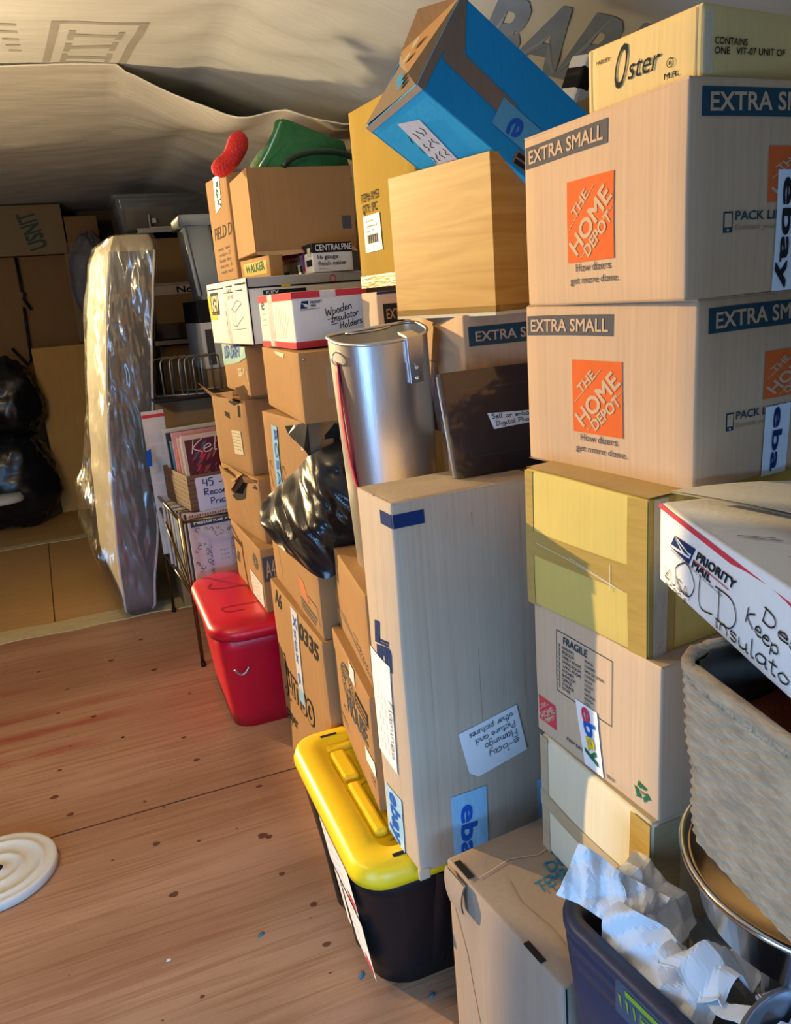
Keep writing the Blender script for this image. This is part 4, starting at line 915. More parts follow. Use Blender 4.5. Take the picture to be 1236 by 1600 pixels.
# blue carton thrown into the maple box
P1, P2, P0, P4, P6 = Vector((.579, 1.298, 1.787)), Vector((.683, 1.327, 1.931)), Vector((.558, 1.497, 1.762)), Vector((.871, 1.302, 1.576)), Vector((.661, 1.527, 1.906))
a_, b_, c_ = P4-P1, P2-P1, P0-P1; la, lb, lc = a_.length, b_.length, c_.length
A3, B3, C3 = a_.normalized(), b_.normalized(), c_.normalized()
def bp(a, b, c_): return P1 + A3*a + B3*b + C3*c_
def slab(mb, lo, hi, m):
    v = [bp(*p) for p in ((lo[0],lo[1],lo[2]),(hi[0],lo[1],lo[2]),(hi[0],hi[1],lo[2]),(lo[0],hi[1],lo[2]),(lo[0],lo[1],hi[2]),(hi[0],lo[1],hi[2]),(hi[0],hi[1],hi[2]),(lo[0],hi[1],hi[2]))]
    mb.raw(v, ((0,1,2,3),(4,7,6,5),(0,4,5,1),(1,5,6,2),(2,6,7,3),(3,7,4,0)), m)
mb = MB(); tk = .004
slab(mb, (0, 0, 0), (la, lb, tk), BLUEC); slab(mb, (0, 0, lc-tk), (la, lb, lc), BLUEC); slab(mb, (0, 0, tk), (la, tk, lc-tk), LBLUEC); slab(mb, (0, lb-tk, tk), (la, lb, lc-tk), BLUEC); slab(mb, (la-tk, tk, tk), (la, lb-tk, lc-tk), BLUEC)
FB = Face(bp(0, 0, 0), A3, B3); 
if FB.n.dot(C3) > 0: FB.n = -FB.n
FL_ = Face(bp(0, 0, lc), A3, -C3)
if FL_.n.dot(B3) > 0: FL_.n = -FL_.n
BROWN = card('brown_scuffed_board', (.20, .145, .10))
quad(mb, FB, [(.0, .0), (.014, lb)], BROWN, .001, 3)
def fq(mb, F, pts, m, e): mb.face([F(a, b, e) for a, b in pts], m)
fq(mb, FB, [(.012, lb*.97), (.05, lb*.55), (.175, lb*.52), (.165, lb*.30), (.135, lb*.33), (.02, lb*.36), (.010, lb*.5)], BROWN, .0012)
quad(mb, FB, [(.17, lb*.36), (.205, lb*.47)], BROWN, .0014); quad(mb, FB, [(.215, lb*.20), (.25, lb*.30)], BROWN, .0014); quad(mb, FB, [(.30, lb*.30), (.345, lb*.37)], BROWN, .0014)
quad(mb, FB, [(.21, .004), (.25, .03)], BROWN, .0014)
text(mb, FB, 'II', (.215, .024), (.215, .006), (.238, .026), INK, .03, .0022)
quad(mb, FL_, [(.0, .0), (.012, lc)], KRAFT_P, .001, 3)
fq(mb, FL_, [(.16, .02), (.20, .05), (.24, .03), (.24, .0), (.17, .0)], KRAFT, .0012)
BB = mb.build('blue_carton'); tag(BB, 'scuffed blue carton tipped on its corner inside the maple box', 'cardboard box')
mb = MB(); fq(mb, FL_, [(.030, .078), (.048, .132), (.215, .100), (.20, .045)], PAPER, .002)
for k in range(4): scribble(mb, FL_, (.060, .118-.016*k), (.19, .096-.014*k), 0, .012, INK, 8, .0020, .0032)
mb.build('note_paper', BB)
mb = MB(); TL_ = mat('blue_clear_tape', (.08, .32, .50), .2, var=.1); quad(mb, FB, [(.145, .035), (.30, .088)], TL_, .0018, 3); text(mb, FB, 'e', (.175, .072), (.175, .038), (.215, .080), BLUEINK, .015, .0028); text(mb, FB, 'y', (.235, .070), (.235, .035), (.275, .078), BLUEINK, .015, .0028); mb.build('branded_tape', BB)
mb = MB()
tip = bp(-.012, lb*.80, lc*.84)
mb.face([bp(0, 0, .004), bp(0, lb, .004), bp(-.035, lb*.98, lc*.46), tip, bp(-.018, lb*.1, lc*.10)], KRAFT_O); 
for (q, w) in (((-.0135, lb*.60, lc*.36), .012), ((-.0150, lb*.42, lc*.36), .010)): 
    mb.face([bp(q[0]-.004 + 0*i, q[1] + w*math.cos(i*PI/5), q[2] + w*math.sin(i*PI/5)) for i in range(10)], mat('pale_smudge', (.30, .27, .20), .8))
mb.build('end_flap', BB)
mb = MB(); mb.face([bp(.0, .004, 0), bp(-.004, .0, lc), bp(.002, lb*.78, lc*.98), tip + B3*-.004], BROWN)
for i in range(6):
    q = Vector((.0, lb*(.20 + .09*i), lc*(.42 + .08*(i % 3)))); mb.face([bp(-.006, q.y + .009*math.cos(j*PI/4), q.z + .012*math.sin(j*PI/4)) for j in range(8)], BLUEC)
mb.build('end_flap', BB)
mb = MB(); mb.box((-.02, -.03, -.05), (.03, .03, .05), PAPER); mb.box((-.021, -.031, -.02), (.012, .031, .03), INK)
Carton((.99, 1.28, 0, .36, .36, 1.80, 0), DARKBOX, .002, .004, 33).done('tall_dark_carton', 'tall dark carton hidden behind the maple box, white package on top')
o = mb.build('small_white_package', loc=(1.03, 1.50, 1.845), rot=(.2, .3, .1), bevel=.008); tag(o, 'small white and black package peeking out behind the blue carton', 'package')

# ------------------------------------------------------------------ metal pack can with red strap
def dprof(k=0, z=0):
    # flat back on +y, rounded front
    w, d = .225, .165; pts = []
    for i in range(33):
        a = PI + PI*i/32; x, y = math.cos(a), math.sin(a)
        ex_ = 2/2.6
        pts.append(((w/2-k)*math.copysign(abs(x)**ex_, x), (d*.74-k)*math.copysign(abs(y)**ex_, y), z))
    for i in range(7):
        a = PI/2*i/6; pts.append((w/2-k-.03+.03*math.cos(a), .012+.028*math.sin(a)-k*.4, z))
    for i in range(7):
        a = PI/2+PI/2*i/6; pts.append((-(w/2-k-.03)+.03*math.cos(a), .012+.028*math.sin(a)-k*.4, z))
    return pts
T_ = empty('metal_pack_can', (.602, 1.618, .872), -.06); T_.rotation_euler = (.150, -.075, -.06); T_.scale = (.87, .95, .875); tag(T_, 'tall shiny aluminium pack can with riveted latch, behind the tall narrow carton', 'metal can')
mb = MB(); mb.loft([dprof(.004, 0), dprof(0, .004)] + [dprof(0, .6*i/12) for i in range(1, 13)], METAL, True, False)
mb.loft([dprof(.002, .6), dprof(.002, .04)][::-1], METAL, True, False); mb.build('can_body', T_)
mb = MB(); mb.tube([Vector(p) + Vector((0, 0, .6)) for p in dprof(0, 0)], .0042, METAL, 8, True); mb.build('rolled_rim', T_)
fy = -.165*.74
mb = MB(); mb.box((.028, fy-.008, .545), (.066, fy+.001, .606), METAL); mb.box((.030, fy-.006, .500), (.062, fy+.001, .548), METAL); mb.box((.030, fy-.006, .600), (.064, fy+.05, .606), METAL)
lt = mb.build('latch_plate', T_, bevel=.001)
for zz in (.535, .511):
    mb = MB(); mb.lathe([(0, .006), (.003, .005), (.0048, .002), (.005, 0)], STEEL, 12, M=Matrix.Translation((.046, fy-.008 if zz > .52 else fy-.006, zz)) @ Matrix.Rotation(PI/2, 4, 'X')); mb.build('rivet', lt)
mb = MB(); mb.grid(lambda u, v: (-.1135 - .006*math.sin(v*PI) + .012*v**3, -.035 - .012 + .022*u - .02*v, .555 - .36*v), 3, 14, STRAP); so = mb.build('shoulder_strap', T_).modifiers.new('s', 'SOLIDIFY'); so.thickness = .003
mb = MB(); mb.tube([(-.113 + .010*math.cos(a*PI/8), -.045, .565 + .014*math.sin(a*PI/8)) for a in range(16)], .002, STEEL, 6, True); mb.build('strap_ring', T_)
mb = MB(); mb.tube([(-.01 + .055*math.cos(a*PI/10), .02 - .02*math.sin(a*PI/10), .598 + .004) for a in range(11)], .003, STEEL, 6); mb.build('bail_handle', T_)

# ------------------------------------------------------------------ black picture frame in its clear sleeve
M2 = Matrix.Translation((.597, 1.268, 1.1225)) @ Matrix.Rotation(.05, 4, 'Z') @ Matrix.Rotation(-.235, 4, 'X')
BLK = mat('black_frame', (.012, .013, .022), .38, var=.05, spec=.5)
mb = MB(); w, h = .27, .197
mb.box((0, 0, 0), (w, .022, h), BLK, M2)
FF = Face(M2 @ Vector((0, 0, 0)), (M2.to_3x3() @ Vector((1, 0, 0))), (M2.to_3x3() @ Vector((0, 0, 1))))
for q in ([(.035, .035), (.235, .037)], [(.035, .16), (.235, .162)], [(.035, .035), (.037, .162)], [(.233, .035), (.235, .162)]): quad(mb, FF, q, mat('frame_groove', (.03, .03, .045), .3), .001)
o = mb.build('picture_frame', bevel=.003); tag(o, 'black picture frame in a clear plastic sleeve leaning on top of the tall narrow carton', 'picture frame')
mb = MB(); mb.face([FF(a, b, .002) for a, b in ((.083, .112), (.185, .106), (.187, .084), (.092, .081))], TAPEW); hand(mb, FF, 'Sell or e-bay', (.090, .101), (.182, .098), (.090, .1095), INK, .0012, .003); hand(mb, FF, 'Digital Photo', (.097, .087), (.185, .087), (.097, .0955), INK, .0012, .003); mb.build('handwritten_tape', o)
FILM = film('clear_film', .045, .14, .4, 9)
mb = MB()
mb.grid(lambda u, v: FF(-.010 + .285*u, -.001 + .255*v, .005 + .004*math.sin(9*u + 5*v) - (.018*max(0, v-.78)/.22)), 12, 12, FILM)
mb.grid(lambda u, v: FF(-.012 + .002*u - .0, -.001 + .255*v, .005 - .030*u), 2, 8, FILM)
mb.tube([FF(-.010, .004, .005), FF(-.011, .19, .006)], .0016, mat('film_fold', (.7, .75, .8), .1, alpha=.6), 6)
mb.build('clear_sleeve', o)

# ------------------------------------------------------------------ right foreground
t = empty('storage_tote', (.526, .30, 0), .126); tag(t, 'open dark navy tote with green lettering, filled with crumpled paper and pots', 'storage tote')
mb = MB(); tub(mb, 0, 0, .48, .47, .60, Vector((.045, .045)), .04, NAVYP, .006, 0, True); mb.build('tub', t)
mb = MB(); rr = lambda k, z, r=.05: [(x, y, z) for x, y in rrect(.48-2*k, .47-2*k, max(.02, r-k), 8, k, k)]
mb.loft([rr(.016, .560), rr(.002, .566), rr(.0, .590), rr(.006, .594), rr(-.002, .600), rr(-.004, .612), rr(.006, .618), rr(-.008, .626), rr(-.008, .636), rr(.0, .640), rr(.016, .640), rr(.020, .60), rr(.016, .560)], NAVYP, False, False); rim = mb.build('rim', t)
GRN = mat('lime_print', (.20, .36, .03), .45, var=.05); TQ = mat('slate_panel', (.05, .08, .13), .4, var=.05)
LS = Face((-.010, .47, 0), (0, -1, 0), (0, 0, 1))
mb = MB(); mb.box((-.0108, .0, .585), (.004, .342, .634), TQ); mb.build('name_panel', t, bevel=.002)
LS = Face((-.0110, .47, 0), (0, -1, 0), (0, 0, 1))
mb = MB(); quad(mb, LS, [(.146, .624), (.46, .632)], GRN, .0008, 3)
for k in range(3): mb.face([LS(a, b, .0008) for a, b in ((.134+.012*k, .618), (.139+.0115*k, .618), (.141+.0115*k, .602), (.139+.0115*k, .602))], GRN)
quad(mb, LS, [(.170, .5885), (.300, .6185)], GRN, .0006); quad(mb, LS, [(.1715, .590), (.2985, .617)], TQ, .0010); text(mb, LS, 'HomZ', (.175, .5935), (.290, .5935), (.175, .6135), GRN, .03, .0016)
mb.build('name_print', t)

CRP = mat('packing_paper', (.84, .85, .87), .6, var=.04, scale=8, spec=.3)
def crumple(name, loc, rot, w, h, seed, label, amp=.02, curl=.5, mt=None):
    rd = random.Random(seed); folds = [(rd.uniform(0, PI), rd.uniform(.018, .05), rd.uniform(0, 1), rd.uniform(.35, 1)) for _ in range(6)]
    mb = MB(); n = 26
    def fn(u, v):
        x, y = (u-.5)*w, (v-.5)*h; z = 0
        for a, lam, ph, k in folds:
            q = (x*math.cos(a) + y*math.sin(a))/lam + ph; z += k*amp*.5*(abs((q % 2) - 1) - .5)
        z += curl*(-(x/w)**2 - (y/h)**2)*w + .005*noise.noise(Vector((x*18, y*18, seed)))
        x += .016*noise.noise(Vector((x*16, y*14, seed+9))); y += .014*noise.noise(Vector((x*14, y*14, seed+19)))
        return (x, y, z)
    mb.grid(fn, n, n, mt or CRP, False)
    o = mb.build(name, loc=loc, rot=rot); s = o.modifiers.new('s', 'SOLIDIFY'); s.thickness = .0012
    tag(o, label, 'paper'); return o
crumple('crumpled_paper', (.528, .716, .672), (.45, -.75, .30), .075, .13, 3, 'crumpled white packing paper folded over the far left corner of the dark tote', .034, .25)
crumple('crumpled_paper', (.592, .700, .662), (.55, .25, .5), .10, .11, 5, 'crumpled packing paper at the back of the dark tote, nearest the metal pan', .026, .4)
crumple('crumpled_paper', (.520, .625, .640), (.15, -.85, .15), .070, .16, 21, 'strip of packing paper along the left wall inside the dark tote', .030, .2)
crumple('crumpled_paper', (.572, .590, .665), (-.10, .30, .3), .085, .085, 8, 'wad of crumpled packing paper in the middle of the dark tote', .036, .4)
crumple('crumpled_paper', (.560, .520, .655), (-.45, .45, -.1), .055, .13, 12, 'long folded strip of packing paper hanging nearest the viewer in the dark tote', .020, .2)
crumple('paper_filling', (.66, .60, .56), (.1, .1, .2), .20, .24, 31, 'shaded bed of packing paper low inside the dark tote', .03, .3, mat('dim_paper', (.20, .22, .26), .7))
mb = MB()
mb.lathe([(0, .0), (.105, .0), (.112, .008), (.114, .20), (.122, .205), (.122, .212), (.114, .212), (.110, .20), (.106, .012), (0, .012)], STEEL, 56)
o = mb.build('stock_pot', loc=(.665, .445, .572)); tag(o, 'shiny steel stock pot inside the dark tote under the metal pan', 'pot')
mb = MB(); mb.tube([(-.113, -.03, .16), (-.135, -.03, .165), (-.14, 0, .165), (-.135, .03, .165), (-.113, .03, .16)], .005, STEEL, 8); mb.build('handle', o)
mb = MB()
mb.lathe([(0, 0), (.110, 0), (.122, .008), (.134, .062), (.1385, .066), (.1445, .067), (.1455, .071), (.1435, .0745), (.138, .073), (.132, .066), (.119, .014), (0, .006)], STEEL, 72)
o = mb.build('metal_pan', loc=(.629, .492, .786), rot=(.02, .0, 0)); tag(o, 'wide shiny metal pan under the wicker basket', 'pan')
mb = MB(); mb.lathe([(0, 0), (.07, 0), (.095, .03), (.110, .10), (.116, .136), (.120, .140), (.119, .146), (.112, .146), (.105, .10), (.09, .034), (0, .01)], mat('grey_enamel', (.20, .20, .22), .3, metal=.4), 60)
o = mb.build('mixing_bowl', loc=(.512, .325, .640)); tag(o, 'grey rimmed bowl holding crumpled paper, at the near right corner of the dark tote', 'bowl')
crumple('crumpled_paper', (.512, .33, .768), (.1, .1, 0), .19, .19, 40, 'crumpled paper stuffed in the grey rimmed bowl', .030, .12, PAPERP)

# wicker basket on the pan
WICK = mat('weathered_wicker', (.50, .36, .22), .75, var=.34, scale=26, stretch=(1, 1, 4), bump=.5, bscale=60)
mb = MB(); bw, bd, bh, br = .36, .28, .20, .045
def basket(u, v, off=0, inner=False):
    ol = rrect(bw-2*off, bd-2*off, br, 10, off, off); n = len(ol); x = u*n; i = int(x) % n; f = x-int(x)
    a, b = ol[i], ol[(i+1) % n]; px, py = a[0]+(b[0]-a[0])*f, a[1]+(b[1]-a[1])*f
    s = u*(2*(bw+bd)); row = math.floor(v*26); w = math.sin(s*PI/.014 + PI*(row % 2)) * abs(math.sin(v*26*PI))
    k = (.0035*w + .0025*abs(math.sin(v*26*PI)))*(0 if inner else 1)
    cx, cy = bw/2, bd/2; d = math.hypot(px-cx, py-cy); tp = 1 - .10*(1-v)*.5
    return (cx + (px-cx)*tp*(1+k/d*1.0), cy + (py-cy)*tp*(1+k/d), v*bh + .004*noise.noise(Vector((u*20, v*4, 2))))
def even(u):  # equal arc-length sampling of the rounded outline
    return u
OL = rrect(bw, bd, br, 10); seg = []; tot = 0
for a, b in zip(OL, OL[1:]+OL[:1]): l = math.hypot(a[0]-b[0], a[1]-b[1]); seg.append(l); tot += l
def arc(u):
    s = u*tot; 
    for i, l in enumerate(seg):
        if s <= l: return (i + s/l)/len(seg)
        s -= l
    return .9999
UU = [arc(i/300) for i in range(300)]
def bk(u, v, **k):
    uu = UU[int(round(u*300)) % 300]; p = basket(uu, v, **k); s = u*tot; row = math.floor(v*26)
    return p
def bask2(u, v):
    uu = UU[int(round(u*300)) % 300]; i = uu*len(OL); j = int(i) % len(OL); f = i-int(i); a, b = OL[j], OL[(j+1) % len(OL)]
    px, py = a[0]+(b[0]-a[0])*f, a[1]+(b[1]-a[1])*f; cx, cy = bw/2, bd/2; d = math.hypot(px-cx, py-cy); tp = .93 + .07*v
    rows = 34; row = math.floor(v*rows); s = u*tot; ph = abs(math.sin(v*rows*PI))
    k = (.0017*math.sin(s*PI/.011 + PI*(row % 2)) + .0014)*ph + .004*noise.noise(Vector((u*9, v*4, 0)))
    return (cx + (px-cx)*tp*(1+k/d), cy + (py-cy)*tp*(1+k/d), v*bh)
mb.grid(bask2, 300, 136, WICK, True, True)
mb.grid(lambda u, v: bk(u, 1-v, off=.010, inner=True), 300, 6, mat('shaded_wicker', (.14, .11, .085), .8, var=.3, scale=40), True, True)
mb.box((.03, .03, .006), (bw-.03, bd-.03, .014), WICK)
o = mb.build('wicker_basket', loc=(.470, .32, .874), rot=(0, 0, -.138)); tag(o, 'weathered grey wicker basket holding rust cloth, under the open priority mailing box', 'basket')
mb = MB()
for k in range(2): mb.tube([(bw/2 + (OL[i % len(OL)][0]-bw/2)*.985, bd/2 + (OL[i % len(OL)][1]-bd/2)*.985, bh + .004*math.sin(i*2.2 + PI*k)) for i in range(len(OL))], .0065, WICK, 8, True)
for i in range(150):
    uu = UU[(2*i) % 300]; j = int(uu*len(OL)) % len(OL); a = OL[j]; px, py = bw/2+(a[0]-bw/2)*1.0, bd/2+(a[1]-bd/2)*1.0
    p = bask2(i/150, .97); mb.tube([(p[0], p[1], bh-.012), (p[0]+.002, p[1]+.002, bh+.006)], .0028, WICK, 5)
mb.build('braided_rim', o)
mb = MB(); mb.grid(lambda u, v: (.02 + .32*u, .02 + .24*v, .145 + .02*noise.noise(Vector((u*5, v*5, 3))) + .012*math.sin(9*u+4*v)), 24, 24, RUST); o2 = mb.build('rust_cloth', loc=(.470, .32, .874), rot=(0, 0, -.138)); tag(o2, 'folded rust red cloth lying in the wicker basket', 'cloth')

# open priority box on the basket
c = Carton((.496, .371, -.328, .40, .30, .100, 1.086), WHITEB, .002, .003, 41); mb = c.mb; L, F, T = c.L, c.F, c.T
mb.face([L(a, b, .0012) for a, b in ((.0, .0945), (.40, .0765), (.40, .0845), (.0, .1005))], PINKRED)
mb.face([L(a, b, .001) for a, b in ((.036, .056), (.092, .052), (.109, .0755), (.050, .0735))], NAVY)
for q in ([(.052, .0745), (.090, .066), (.100, .0665), (.098, .063), (.060, .070)], [(.040, .060), (.098, .0625), (.094, .0595), (.040, .0568)], [(.050, .0725), (.085, .060), (.075, .060)]): mb.face([L(a, b, .0016) for a, b in q], WHITEB)
text(mb, L, 'PRIORITY', (.112, .0645), (.203, .0635), (.1165, .0745), INK, .03); text(mb, L, 'MAIL', (.101, .0525), (.149, .0510), (.106, .0620), INK, .03)
ribbon(mb, L, [(.105, .0615), (.193, .0590)], .0012, PINKRED, .0014)
text(mb, L, 'UNITED STATES POSTAL SERVICE', (.036, .0515), (.178, .0455), (.037, .0540), GREYINK, .0)
hand(mb, L, 'OLD', (.050, .012), (.218, .017), (.052, .050), INK, .0016)
hand(mb, L, 'XUSA', (.018, .012), (.095, .008), (.018, .026), INK, .0011); hand(mb, L, 'Irons', (.020, .004), (.085, .001), (.020, .012), INK, .0010)
hand(mb, L, 'Keep', (.228, .041), (.290, .031), (.232, .058), INK, .0016); hand(mb, L, 'insulators', (.160, .007), (.345, .012), (.163, .026), INK, .0016); hand(mb, L, 'Desk', (.258, .055), (.34, .045), (.262, .070), INK, .0016)
f = MB(); f.grid(lambda u, v: (.004 + .29*u, .004 + .392*v, .101 + .001*math.sin(6*u)), 6, 6, WHITEB); c.kids.append(('inner_flap', f, 0))
f = MB(); ribbon(f, T, [(.022, .245), (.052, .225)], .0018, INK, .003); ribbon(f, T, [(.030, .235), (.055, .215)], .0014, INK, .003); ribbon(f, T, [(.03, .06), (.06, .02)], .0012, PINKRED, .003); ribbon(f, T, [(.035, .17), (.05, .165), (.05, .155)], .0012, INK, .003)
c.kids.append(('pen_mark', f, 0))
f = MB()
def flp(u, v):
    s0, s1 = (.012, .398), (.135, .02); e0, e1 = (.40, .40), (.40, .02)
    a = (s0[0]+(s1[0]-s0[0])*v, s0[1]+(s1[1]-s0[1])*v); b = (e0[0]+(e1[0]-e0[0])*v, e0[1]+(e1[1]-e0[1])*v)
    x, y = a[0]+(b[0]-a[0])*u, a[1]+(b[1]-a[1])*u
    return (x, y, .112 + .022*v - .012*u*v + .003*math.sin(u*9+v*4))
f.grid(flp, 10, 10, GREYIN); f.grid(lambda u, v: tuple(Vector(flp(1-u, v)) + Vector((0, 0, .003))), 10, 10, GREYIN); c.kids.append(('lid_flap', f, 0))
c.done('priority_mailing_box', 'open white priority mailing box with a red stripe and pen scrawl, on the wicker basket', 'mailing box')

# ------------------------------------------------------------------ floor bits
mb = MB(); mb.lathe([(0, .026), (.018, .026), (.020, .022), (.055, .022), (.058, .026), (.066, .026), (.070, .022), (.110, .022), (.114, .027), (.122, .027), (.126, .023), (.142, .025), (.150, .026), (.155, .022), (.155, .003), (.152, .0), (0, .0)], WHITEP, 72)
o = mb.build('bucket_lid', loc=(-.462, 2.128, .001)); tag(o, 'off white round bucket lid lying on the plywood floor', 'lid')
mb = MB(); mb.lathe([(0, .030), (.010, .029), (.016, .026), (.016, .018)], DARK, 24); mb.build('centre_plug', o)
for (x, y, r, s, m, lb) in ((.16, 1.596, .5, .011, 'b', 'small blue flake on the floor left of the black tote'), (-.055, 1.617, .2, .007, 'w', 'tiny white flake on the floor between bucket lid and black tote'), (.342, 1.378, .9, .013, 'b', 'blue flake on the floor at the front corner of the black tote'), (-.104, 2.73, .1, .007, 'd', 'small dark crumb on the floor beside the red stains'), (.463, 1.262, .4, .009, 'b', 'blue crumb on the shaded floor right of the black tote')):
    mb = MB(); m = {'b': mat('blue_chip', (.03, .16, .24), .5), 'w': WHITEP, 'd': DARK}[m]
    mb.loft([[(s*k*math.cos(a*PI/3 + .3*math.sin(a*5)), s*.5*k*math.sin(a*PI/3), z) for a in range(6)] for k, z in ((1, 0), (.9, .002), (.4, .004))], m, True, True, False)
    tag(mb.build('floor_flake', loc=(x, y, .0007), rot=(0, 0, r)), lb, 'flake')

# ------------------------------------------------------------------ mattress on end in clear plastic
GREYQ = mat('grey_quilted_ticking', (.13, .13, .135), .6, var=.12, scale=6, bump=.5, bscale=9)
CREAMQ = mat('cream_ticking', (.29, .245, .165), .7, var=.10, scale=6, bump=.4, bscale=8)
PIPE = mat('white_piping', (.62, .62, .62), .6)
def mring(z, grow=0.0, wr=0.0):
    f = min(1, z/1.8); xl = -.035 + .215*f**1.75 - grow; w = .150 + .06*sm(z/.5) + 2*grow; r = .022 + grow
    top = sm((z-1.70)/.15); bot = sm((.07-z)/.07)
    inset = .045*top**2 + .05*bot**2
    ol = rrect(w-2*inset*.6, .93-inset+2*grow, r, 4, xl + inset*.6, 3.905 + inset - grow)
    out = []
    for i, (x, y) in enumerate(ol):
        b = .006*noise.noise(Vector((x*9, y*9, z*7)))
        q = Vector((x + b, y + b*.6, z))
        if wr: q += noise.noise_vector(Vector((x*6, y*6, z*9)))*wr
        dx, dy = q.x, q.y-3.905; q.x = dx*.996 - dy*.090 + .008; q.y = 3.905 + dx*.090 + dy*.996
        out.append(q)
    return out
zs = [.004, .015, .03, .05] + [.05 + 1.70*i/40 for i in range(1, 41)] + [1.78, 1.80, 1.815, 1.822]
RG = [mring(z) for z in zs]; n = len(RG[0])
mb = MB(); vs = [p for r in RG for p in r]; gf = []; cf = []
for i in range(len(RG)-1):
    for q in range(n):
        a, b = RG[i][q], RG[i][(q+1) % n]; d = b-a; f = (i*n+q, i*n+(q+1) % n, (i+1)*n+(q+1) % n, (i+1)*n+q)
        (gf if (abs(d.x) > abs(d.y)*.8 and a.y < 4.2 and zs[i] < 1.745) or zs[i] < .75 and a.y < 4.0 else cf).append(f)
mb.raw(vs, gf, GREYQ, True); k0 = len(mb.v); mb.raw(vs, cf, CREAMQ, True)
mb.face([p for p in RG[-1]], CREAMQ); mb.face([p for p in RG[0][::-1]], GREYQ)
o = mb.build('mattress'); tag(o, 'grey and cream mattress standing on end in clear plastic, near the record rack', 'mattress')
for sgn in (0, 1):
    mb = MB(); pts = []
    for r in RG[2:-4]:
        cand = [p for p in r if p.y < 3.99]; p = min(cand, key=lambda q: q.x - q.y*(-1)*0 + (q.y-3.9)*.6) if sgn == 0 else max(cand, key=lambda q: q.x - (q.y-3.9)*.6)
        pts.append(p + Vector((0, -.004, 0)))
    mb.tube(pts, .007, PIPE, 6); mb.build('piping', o)
mb = MB(); q = RG[26]; p = min([w for w in q if w.y < 3.99], key=lambda w: w.x); mb.box((p.x+.002, p.y-.012, p.z), (p.x+.04, p.y-.008, p.z+.055), TAPEB); mb.build('sewn_tag', o)
FILM2 = film('wrinkled_clear_plastic', .11, .20, 1.0, 2.0, (3.0, 1.0, .9), .12)
mb = MB(); R2 = []
for z in zs[1:]:
    r = mring(z, .012, .012)
    for p in r:
        k = math.exp(-((z-.42)/.30)**2); 
        if p.x < .06: p.x -= .085*k*(1+.4*noise.noise(Vector((z*9, p.y*3, 0))))
    R2.append(r)
mb.loft(R2, FILM2, False, True); mb.build('plastic_cover', o)

# ------------------------------------------------------------------ record rack, crate and records
rk = empty('record_rack', (.25, 3.17, 0)); tag(rk, 'thin dark metal record rack with slanted rails, beside the red tote', 'rack')
for x, y, h in ((-.002, .004, .66), (-.047, .727, .66), (.36, .004, .40), (.32, .727, .66)):
    mb = MB(); mb.tube([(x, y, .012), (x, y, h)], .008, BRASSY, 8); lg = mb.build('leg', rk); mb = MB(); mb.tube([(x, y, 0), (x, y, .02)], .011, BLACKP, 10); mb.build('foot', lg)
for a, b in (((-.055, .73, .66), (-.002, -.02, .335)), ((-.055, .73, .33), (-.002, .0, .33)), ((.33, .73, .33), (.36, .0, .33)), ((-.055, .73, .33), (.33, .73, .33)), ((-.002, .0, .33), (.36, .0, .33)), ((-.055, .73, .655), (.33, .73, .655)), ((-.0, .004, .64), (.36, .004, .64)), ((-.0, .004, .64), (-.055, .73, .64))):
    mb = MB(); mb.tube([a, b], .007, BRASSY, 8); mb.build('rail', rk)
def sleeve(x, y, z, w, h, th, yaw, col, label, group, face=None, lean=0.0, nm='record_sleeve'):
    key = 'sleeve_%d_%d_%d' % tuple(int(c_*99) for c_ in col); m = mat(key, col, .45, var=.12, scale=14)
    mb = MB(); mb.box((0, 0, 0), (w, th, h), m)
    F_ = Face((0, 0, 0), (1, 0, 0), (0, 0, 1))
    if face: face(mb, F_, w, h)
    o = mb.build(nm, loc=(x, y, z), rot=(lean, 0, yaw), bevel=.001); tag(o, label, 'record', group); return o
def fl(mb, F, w, h):
    quad(mb, F, [(.01, h*.80), (w*.99, h*.93)], mat('dark_teal_print', (.015, .06, .085), .5), .001, 1); text(mb, F, 'Historical Anthology', (.025, h*.835), (w*.95, h*.835), (.025, h*.895), PAPER, .02, .0018)
    rd = random.Random(4)
    for i in range(70):
        a, b = rd.uniform(.015, w-.015), rd.uniform(.015, h*.77); r = rd.uniform(.005, .011); m = rd.choice([PINKRED, GREYINK, NAVY, FADED, GREYINK]); ph = rd.uniform(0, 6)
        ribbon(mb, F, [(a + r*(1-.04*k)*math.cos(ph+k*.6), b + r*(1-.04*k)*math.sin(ph+k*.6)) for k in range(9)], .0025, m)
    for i in range(26): quad(mb, F, [(.01 + .011*i, h*.945), (.016 + .011*i, h*.975)], (PINKRED, GREYINK, FADED)[i % 3], .001)
    quad(mb, F, [(.085, .01), (.17, h*.62)], PAPERP, .0022); 
    for k in range(3): scribble(mb, F, (.12, h*.4-.02*k), (.16, h*.4-.02*k), 0, .006, GREYINK, 5, .0015, .003)
sleeve(.282, 3.285, .338, .31, .305, .005, .10, (.62, .57, .54), 'record sleeve with floral cover and dark teal title band, front of lower rack tier', 'lower tier records', fl)
cols = [((.03, .03, .03), 'black'), ((.66, .62, .50), 'cream'), ((.25, .12, .10), 'brown'), ((.70, .68, .62), 'white'), ((.05, .06, .06), 'charcoal'), ((.62, .50, .12), 'yellow'), ((.68, .66, .60), 'ivory'), ((.10, .16, .24), 'blue'), ((.72, .70, .66), 'pale grey'), ((.40, .30, .10), 'ochre'), ((.04, .04, .05), 'jet black'), ((.70, .64, .50), 'buff'), ((.35, .12, .10), 'maroon'), ((.66, .66, .66), 'light grey')]
